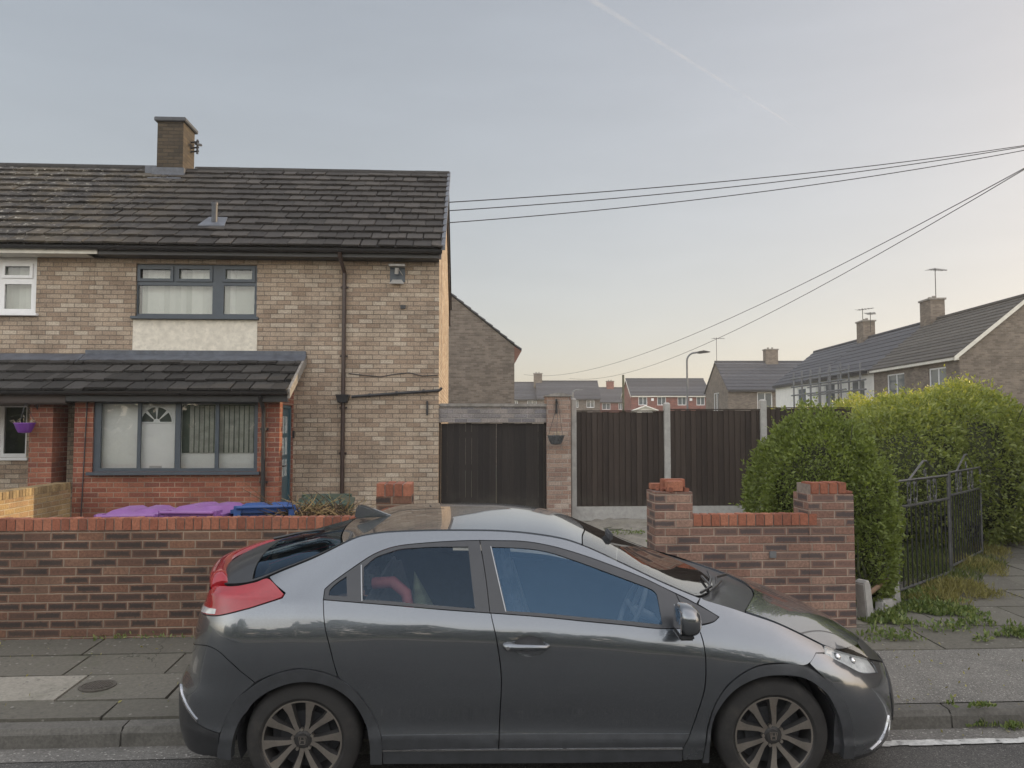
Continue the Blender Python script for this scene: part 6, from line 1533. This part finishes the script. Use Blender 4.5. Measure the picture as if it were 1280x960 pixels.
# wheels
def wheel(cx_,yo,sgn,turn,zc=.317):
    w=MB(); W_=.205
    prof=[(.222,.008),(.236,.0),(.262,.004),(.292,.012),(.308,.030),(.316,.055),(.317,.10),(.316,W_-.05),(.308,W_-.03),(.29,W_-.01),(.24,W_)]
    wh=thing_part('wheel',car)
    f=lambda P:[(r,sgn*(h)) for r,h in P]
    c=(cx_,yo,zc)
    w=MB(); w.lathe(f(prof),c,'y',56); ty=w.build('tyre',MT['tyre'],wh,smooth=35)
    w=MB(); w.lathe(f([(.224,.004),(.216,.014),(.208,.018),(.203,.05),(.196,.16)]),c,'y',56); w.lathe(f([(.224,.004),(.2245,.012)]),c,'y',56); rim=w.build('rim',MT['alloy_dark'],wh,smooth=35)
    w=MB(); w.lathe(f([(.2185,.0085),(.214,.0075),(.209,.010)]),c,'y',56); w.build('rim_edge',MT['alloy'],wh,smooth=50)
    w=MB(); w.lathe(f([(0.001,.13),(.19,.13)]),c,'y',40); w.lathe(f([(.0,.10),(.135,.10),(.14,.115)]),c,'y',40); w.build('brake_disc',MT['cabin'],wh)
    P=lambda r,t,h:(cx_+r*math.cos(t),yo+sgn*h,zc+r*math.sin(t))
    sp=MB(); dk=MB()
    for k in range(10):
        t=turn+k*math.pi/5; b=.10 if k%2 else -.10
        rr=[.050,.085,.125,.165,.213]; tw=[b*1.35,b*1.0,b*.35,0,-b*.0]; ww=[.012,.0125,.0145,.0175,.026]; hh=[.030,.030,.024,.018,.010]
        for i in range(4):
            p=[]; 
            for (r,a,q,h) in ((rr[i],tw[i],ww[i],hh[i]),(rr[i+1],tw[i+1],ww[i+1],hh[i+1])):
                p.append((P(r,t+a-q/r,h),P(r,t+a+q/r,h),P(r,t+a-q/r*1.5,h+.03),P(r,t+a+q/r*1.5,h+.03)))
            (a0,a1,a2,a3),(b0,b1,b2,b3)=p
            fw=lambda L: L if sgn>0 else L[::-1]
            sp.face(fw([a0,a1,b1,b0])); dk.face(fw([a2,a0,b0,b2])); dk.face(fw([a1,a3,b3,b1]))
    sp.build('spoke_faces',MT['alloy'],wh,smooth=30); dk.build('spoke_sides',MT['alloy_dark'],wh)
    w=MB(); w.lathe(f([(.060,.055),(.058,.034),(.040,.028),(.034,.026),(.034,.018),(.001,.016)]),c,'y',32); hb=w.build('hub',MT['alloy_dark'],wh,smooth=40)
    for k in range(5):
        t=turn+.31+k*2*math.pi/5; p=P(.057,t,0); w=MB(); w.lathe([(.0095,sgn*.020),(.0095,sgn*.040)],(p[0],p[1],p[2]),'y',6); w.lathe([(.0,sgn*.020),(.0095,sgn*.020)],(p[0],p[1],p[2]),'y',6); w.build('wheel_nut',MT['alloy'],wh)
    # hub emblem: a letter H in a rounded frame
    e=MB(); a=.22; 
    def bar_(x0,z0,x1,z1,th):
        d=Vector((x1-x0,0,z1-z0)); n_=Vector((-d.z,0,d.x)).normalized()*th
        ps=[Vector((x0,0,z0))-n_,Vector((x1,0,z1))-n_,Vector((x1,0,z1))+n_,Vector((x0,0,z0))+n_]
        ca,sa=math.cos(a*0),math.sin(a*0)
        L=[(cx_+p.x,yo+sgn*.0145,zc+p.z) for p in ps]; L2=[(cx_+p.x,yo+sgn*.018,zc+p.z) for p in ps]
        e.hexa(L+L2)
    for x in (-1,1): bar_(x*.0125,-.015,x*.0095,.015,.0026)
    bar_(-.011,.0,.011,.0,.0022)
    bar_(-.021,.019,.021,.019,.0014); bar_(-.013,-.021,.013,-.021,.0014)
    for x in (-1,1): bar_(x*.021,.019,x*.014,-.021,.0014)
    e.build('hub_emblem',MT['alloy'],wh)
    return wh
def thing_part(n,parent):
    o=bpy.data.objects.new(n,None); o.empty_display_size=.1; return link(o,parent)
wheel(0,-.872,1,.10); wheel(2.605,-.872,1,.32)
for cx_ in (0,2.605):
    w=MB(); 
    w.lathe([(.0,0),(.222,-.008),(.236,-.0),(.30,-.02),(.317,-.06),(.317,-.16),(.30,-.19),(.22,-.2)],(cx_,.872,.317+.055),'y',32); w.build('far_wheel',MT['tyre'],car,smooth=35)
# far side and inner shells
def shell(name,mat,sgn,off,zlo,ztop_belt,skip_arch=True,cut_dlo=False,s0=XR0-1,s1=XF0+1):
    ss=np.concatenate([np.linspace(XR0-1,XR0,14)[:-1],np.arange(XR0,XF0,.045),np.linspace(XF0,XF0+1,14)]); ss=ss[(ss>=s0)&(ss<=s1)]
    nz=26; m=MB(); zt=s_top(ss); 
    if ztop_belt: zt=np.minimum(zt,f_zb(s2x(ss,zt))-.02)
    G=[]
    for s,zz in zip(ss,zt):
        z=np.linspace(zlo,zz,nz); x,y=side(np.full(nz,s),z); y=np.minimum(y+off,-.004); G.append(np.stack([x,y*(-1 if sgn>0 else 1),z],-1))
    G=np.array(G)
    for i in range(len(ss)-1):
        for j in range(nz-1):
            c=(G[i,j]+G[i+1,j+1])/2
            if skip_arch and (math.hypot(c[0],c[2]-.317)<.385 or math.hypot(c[0]-2.605,c[2]-.317)<.385): continue
            if cut_dlo and inpoly(np.array([c[0]]),np.array([c[2]]),dl_r+dl_f[::1])[0] and False: continue
            if cut_dlo and (inpoly(np.array([c[0]]),np.array([c[2]]),rg_)[0] or inpoly(np.array([c[0]]),np.array([c[2]]),fg_)[0]): continue
            q=[G[i,j],G[i+1,j],G[i+1,j+1],G[i,j+1]]; m.face(q if sgn<0 else q[::-1])
    return m.build(name,mat,car,smooth=60)
shell('far_side_panel',MT['paint'],1,0,.17,False,cut_dlo=True)
fp=lambda s,v:(lambda x,y,z:(x,-y,z))(*side3(s,v))
panel('far_pane',fp,rg_,MT['farglass'],car,off=-.006,flange=0); panel('far_pane',fp,fg_,MT['farglass'],car,off=-.006,flange=0)
shell('far_door_lining',MT['cabin'],1,.05,.2,True,s0=.0,s1=2.3); shell('near_door_lining',MT['cabin'],-1,.03,.2,True)
# floor, dashboard, seats, wheel
m=MB(); m.box((-.55,-.62,.22),(3.2,.62,.27)); m.build('floor',MT['cabin'],car)
m=MB(); m.prism([(2.05,.35),(2.05,.80),(2.12,.90),(2.35,.93),(2.62,.90),(2.62,.35)],-.66,.66); m.prism([(2.02,.86),(2.16,.97),(2.25,.95),(2.2,.86)],-.56,-.22); m.build('dashboard',MT['cabin'],car,bevel=.02,smooth=50)
def seat(x,y,w,name):
    m=MB(); rk=.20
    def slab(p,y0,y1): m.prism(p,y0,y1)
    slab([(x,.36),(x+.50,.42),(x+.52,.54),(x+.05,.50)],y-w/2,y+w/2)
    slab([(x-.02,.46),(x+.13,.50),(x-.04,1.04),(x-.13,1.02)],y-w/2+.02,y+w/2-.02)
    o=m.build(name,MT['seat'],car,bevel=.035,smooth=60)
    return o
for y in (-.36,.36):
    o=seat(1.22,y,.50,'front_seat'); m=MB(); m.prism([(1.09,1.07),(1.17,1.09),(1.14,1.26),(1.06,1.24)],y-.13,y+.13); m.build('headrest',MT['seat'],o,bevel=.03,smooth=60)
o=seat(.40,0,1.26,'rear_seat')
for y in (-.40,.40): m=MB(); m.prism([(.27,1.05),(.35,1.06),(.33,1.17),(.26,1.16)],y-.13,y+.13); m.build('headrest',MT['seat'],o,bevel=.025,smooth=60)
m=MB(); sc_=Vector((1.90,-.37,.90)); ax=Vector((-.90,0,.43)).normalized(); uy=Vector((0,1,0)); uz=ax.cross(uy)
m.tube([sc_+(uy*math.cos(t)+uz*math.sin(t))*.18 for t in np.linspace(0,2*math.pi,33)],.016,8,cap=False)
for t in (0,math.pi,-math.pi/2): m.tube([sc_,sc_+(uy*math.cos(t)+uz*math.sin(t))*.18],.016,6)
m.tube([sc_-ax*.0,sc_-ax*.3],.03,8); m.build('steering_wheel',simple('grey wheel rim',(.22,.23,.24),.5),car,smooth=60)
m=MB(); m.box((1.80,-.10,1.26),(1.825,.10,1.315)); m.build('rear_view_mirror',MT['cabin'],car,bevel=.01)
# cloth left on the rear seat
m=MB(); g=random.Random(3); cx0_,cz0_=.62,1.07
for k in range(12):
    a0,a1=2*math.pi*k/12,2*math.pi*(k+1)/12; q=lambda a:(cx0_+.14*math.cos(a)+.03*math.sin(3*a),-.45+.10*math.sin(a),.62+.3*0)
    ap_=(cx0_-.05,-.45,cz0_+.08); md=lambda a:(cx0_+(.075+.02*math.sin(5*a))*math.cos(a),-.45+.06*math.sin(a),.92)
    m.face([q(a0),q(a1),md(a1),md(a0)]); m.face([md(a0),md(a1),ap_])
cl=m.build('rear_cloth',simple('olive cloth',(.16,.17,.11),.9,var=.3,scale=14),None,smooth=50); tag(cl,'crumpled olive cloth heaped behind the rear side window of the car','cloth')
m=MB(); m.tube([(.33,-.50,1.09),(.45,-.52,1.10),(.53,-.54,1.04),(.55,-.55,.94)],[.035,.036,.034,.03],10); bg_=m.build('pink_strap',simple('pink strap',(.42,.13,.14),.6,var=.15),None,smooth=60); tag(bg_,'pink padded strap seen through the rear side window of the car','strap')
# set the car down: near wheels on the road, far wheels up on the pavement
roll,al=R(2.2),R(-1.8636); y0=-.77
Mx=Matrix.Rotation(al,4,'Z')@(Matrix.Translation((0,y0,0))@Matrix.Rotation(roll,4,'X')@Matrix.Translation((0,-y0,0)))
Mx=Matrix.Translation((-.874,5.320,.014))@Mx
car.matrix_basis=Mx; cl.matrix_basis=Mx; bg_.matrix_basis=Mx
# ================================================================== LIGHT, CAMERA
HAZE=.0013
SUN_AZ,SUN_EL=R(72),R(14.5)          # clockwise from +Y
w=bpy.data.worlds.new('World'); SC.world=w; w.use_nodes=True; nt=w.node_tree
bg=nt.nodes['Background']; sky=nt.nodes.new('ShaderNodeTexSky'); sky.sky_type='NISHITA'; sky.sun_disc=False
sky.sun_elevation=SUN_EL; sky.sun_rotation=SUN_AZ; sky.air_density=1.0; sky.dust_density=1.6; sky.ozone_density=1.0; sky.altitude=50
hs=nt.nodes.new('ShaderNodeHueSaturation'); hs.inputs['Saturation'].default_value=.98; nt.links.new(sky.outputs[0],hs.inputs['Color'])
gm=nt.nodes.new('ShaderNodeGamma'); gm.inputs[1].default_value=.42; nt.links.new(hs.outputs[0],gm.inputs[0])
ml=nt.nodes.new('ShaderNodeVectorMath'); ml.operation='SCALE'; ml.inputs[3].default_value=2.24; nt.links.new(gm.outputs[0],ml.inputs[0])
# sky boosted overhead and behind the viewer as added fill for shaded fronts
tc=nt.nodes.new('ShaderNodeTexCoord'); dp=nt.nodes.new('ShaderNodeVectorMath'); dp.operation='DOT_PRODUCT'; dp.inputs[1].default_value=(-.05,-.75,.66)
nt.links.new(tc.outputs['Generated'],dp.inputs[0])
mr=nt.nodes.new('ShaderNodeMapRange'); mr.interpolation_type='SMOOTHSTEP'; mr.inputs[1].default_value=-.12; mr.inputs[2].default_value=.6; mr.inputs[3].default_value=1.0; mr.inputs[4].default_value=3.8
nt.links.new(dp.outputs['Value'],mr.inputs[0])
tn=nt.nodes.new('ShaderNodeVectorMath'); tn.operation='MULTIPLY'; tn.inputs[1].default_value=(1.05,.978,.935); nt.links.new(ml.outputs[0],tn.inputs[0])
fr_,to_=(1.0,1.0,1.0),(4.1,3.72,3.38)
cx_m=nt.nodes.new('ShaderNodeMix'); cx_m.data_type='VECTOR'; cx_m.inputs[4].default_value=fr_; cx_m.inputs[5].default_value=to_
mr.inputs[3].default_value=0.0; mr.inputs[4].default_value=1.0; nt.links.new(mr.outputs[0],cx_m.inputs[0])
m2=nt.nodes.new('ShaderNodeVectorMath'); m2.operation='MULTIPLY'; nt.links.new(tn.outputs[0],m2.inputs[0]); nt.links.new(cx_m.outputs[1],m2.inputs[1])
# thin veils of high cloud
nz_=nt.nodes.new('ShaderNodeTexNoise'); nz_.inputs['Scale'].default_value=2.2; nz_.inputs['Detail'].default_value=6; nz_.inputs['Roughness'].default_value=.6
mp_=nt.nodes.new('ShaderNodeMapping'); mp_.inputs['Scale'].default_value=(1.0,1.0,5.0); mp_.inputs['Rotation'].default_value=(0,.12,0); nt.links.new(tc.outputs['Generated'],mp_.inputs[0]); nt.links.new(mp_.outputs[0],nz_.inputs['Vector'])
mv_=nt.nodes.new('ShaderNodeMapRange'); mv_.inputs[1].default_value=.35; mv_.inputs[2].default_value=.72; mv_.inputs[3].default_value=.975; mv_.inputs[4].default_value=1.055; nt.links.new(nz_.outputs['Fac'],mv_.inputs[0])
m3=nt.nodes.new('ShaderNodeVectorMath'); m3.operation='SCALE'; nt.links.new(m2.outputs[0],m3.inputs[0]); nt.links.new(mv_.outputs[0],m3.inputs[3])
nt.links.new(m3.outputs[0],bg.inputs[0]); bg.inputs[1].default_value=.12
sd=bpy.data.lights.new('sun','SUN'); sd.energy=3.0; sd.angle=R(.6); sd.color=(1,.74,.44)
so=bpy.data.objects.new('sun',sd); link(so); 
sv=Vector((math.sin(SUN_AZ)*math.cos(SUN_EL),math.cos(SUN_AZ)*math.cos(SUN_EL),math.sin(SUN_EL)))
so.rotation_euler=sv.to_track_quat('Z','Y').to_euler(); so.location=(20,20,30)
cd=bpy.data.cameras.new('camera'); cam=bpy.data.objects.new('camera',cd); link(cam); SC.camera=cam
cd.sensor_width=36; cd.sensor_fit='HORIZONTAL'; cd.lens=FOC/1280*36; cd.clip_end=8000; cd.clip_start=.05
cam.location=(0,0,CAMZ); cam.rotation_euler=(math.pi/2+PIT,0,-YAW)
vs=SC.view_settings; vs.view_transform='Standard'; vs.look='None'; vs.exposure=.45; vs.gamma=1; vs.use_curve_mapping=False
SC.cycles.use_denoising=True; SC.cycles.max_bounces=8; SC.cycles.transparent_max_bounces=16
SC.cycles.sample_clamp_indirect=6

# evening haze: pale even air round the whole place
hz=MB(); hz.box((-640,-540,-1.2),(640,940,11.5)); ho=hz.build('haze',[]); tag(ho,kind='stuff')
t=NT('haze air'); pv=t.n('ShaderNodeVolumePrincipled'); pv.inputs['Color'].default_value=(.93,.92,.90,1); pv.inputs['Density'].default_value=HAZE; pv.inputs['Anisotropy'].default_value=.35
t.L(pv.outputs[0],t.out.inputs['Volume']); ho.data.materials.append(t.m)
SC.cycles.volume_bounces=0
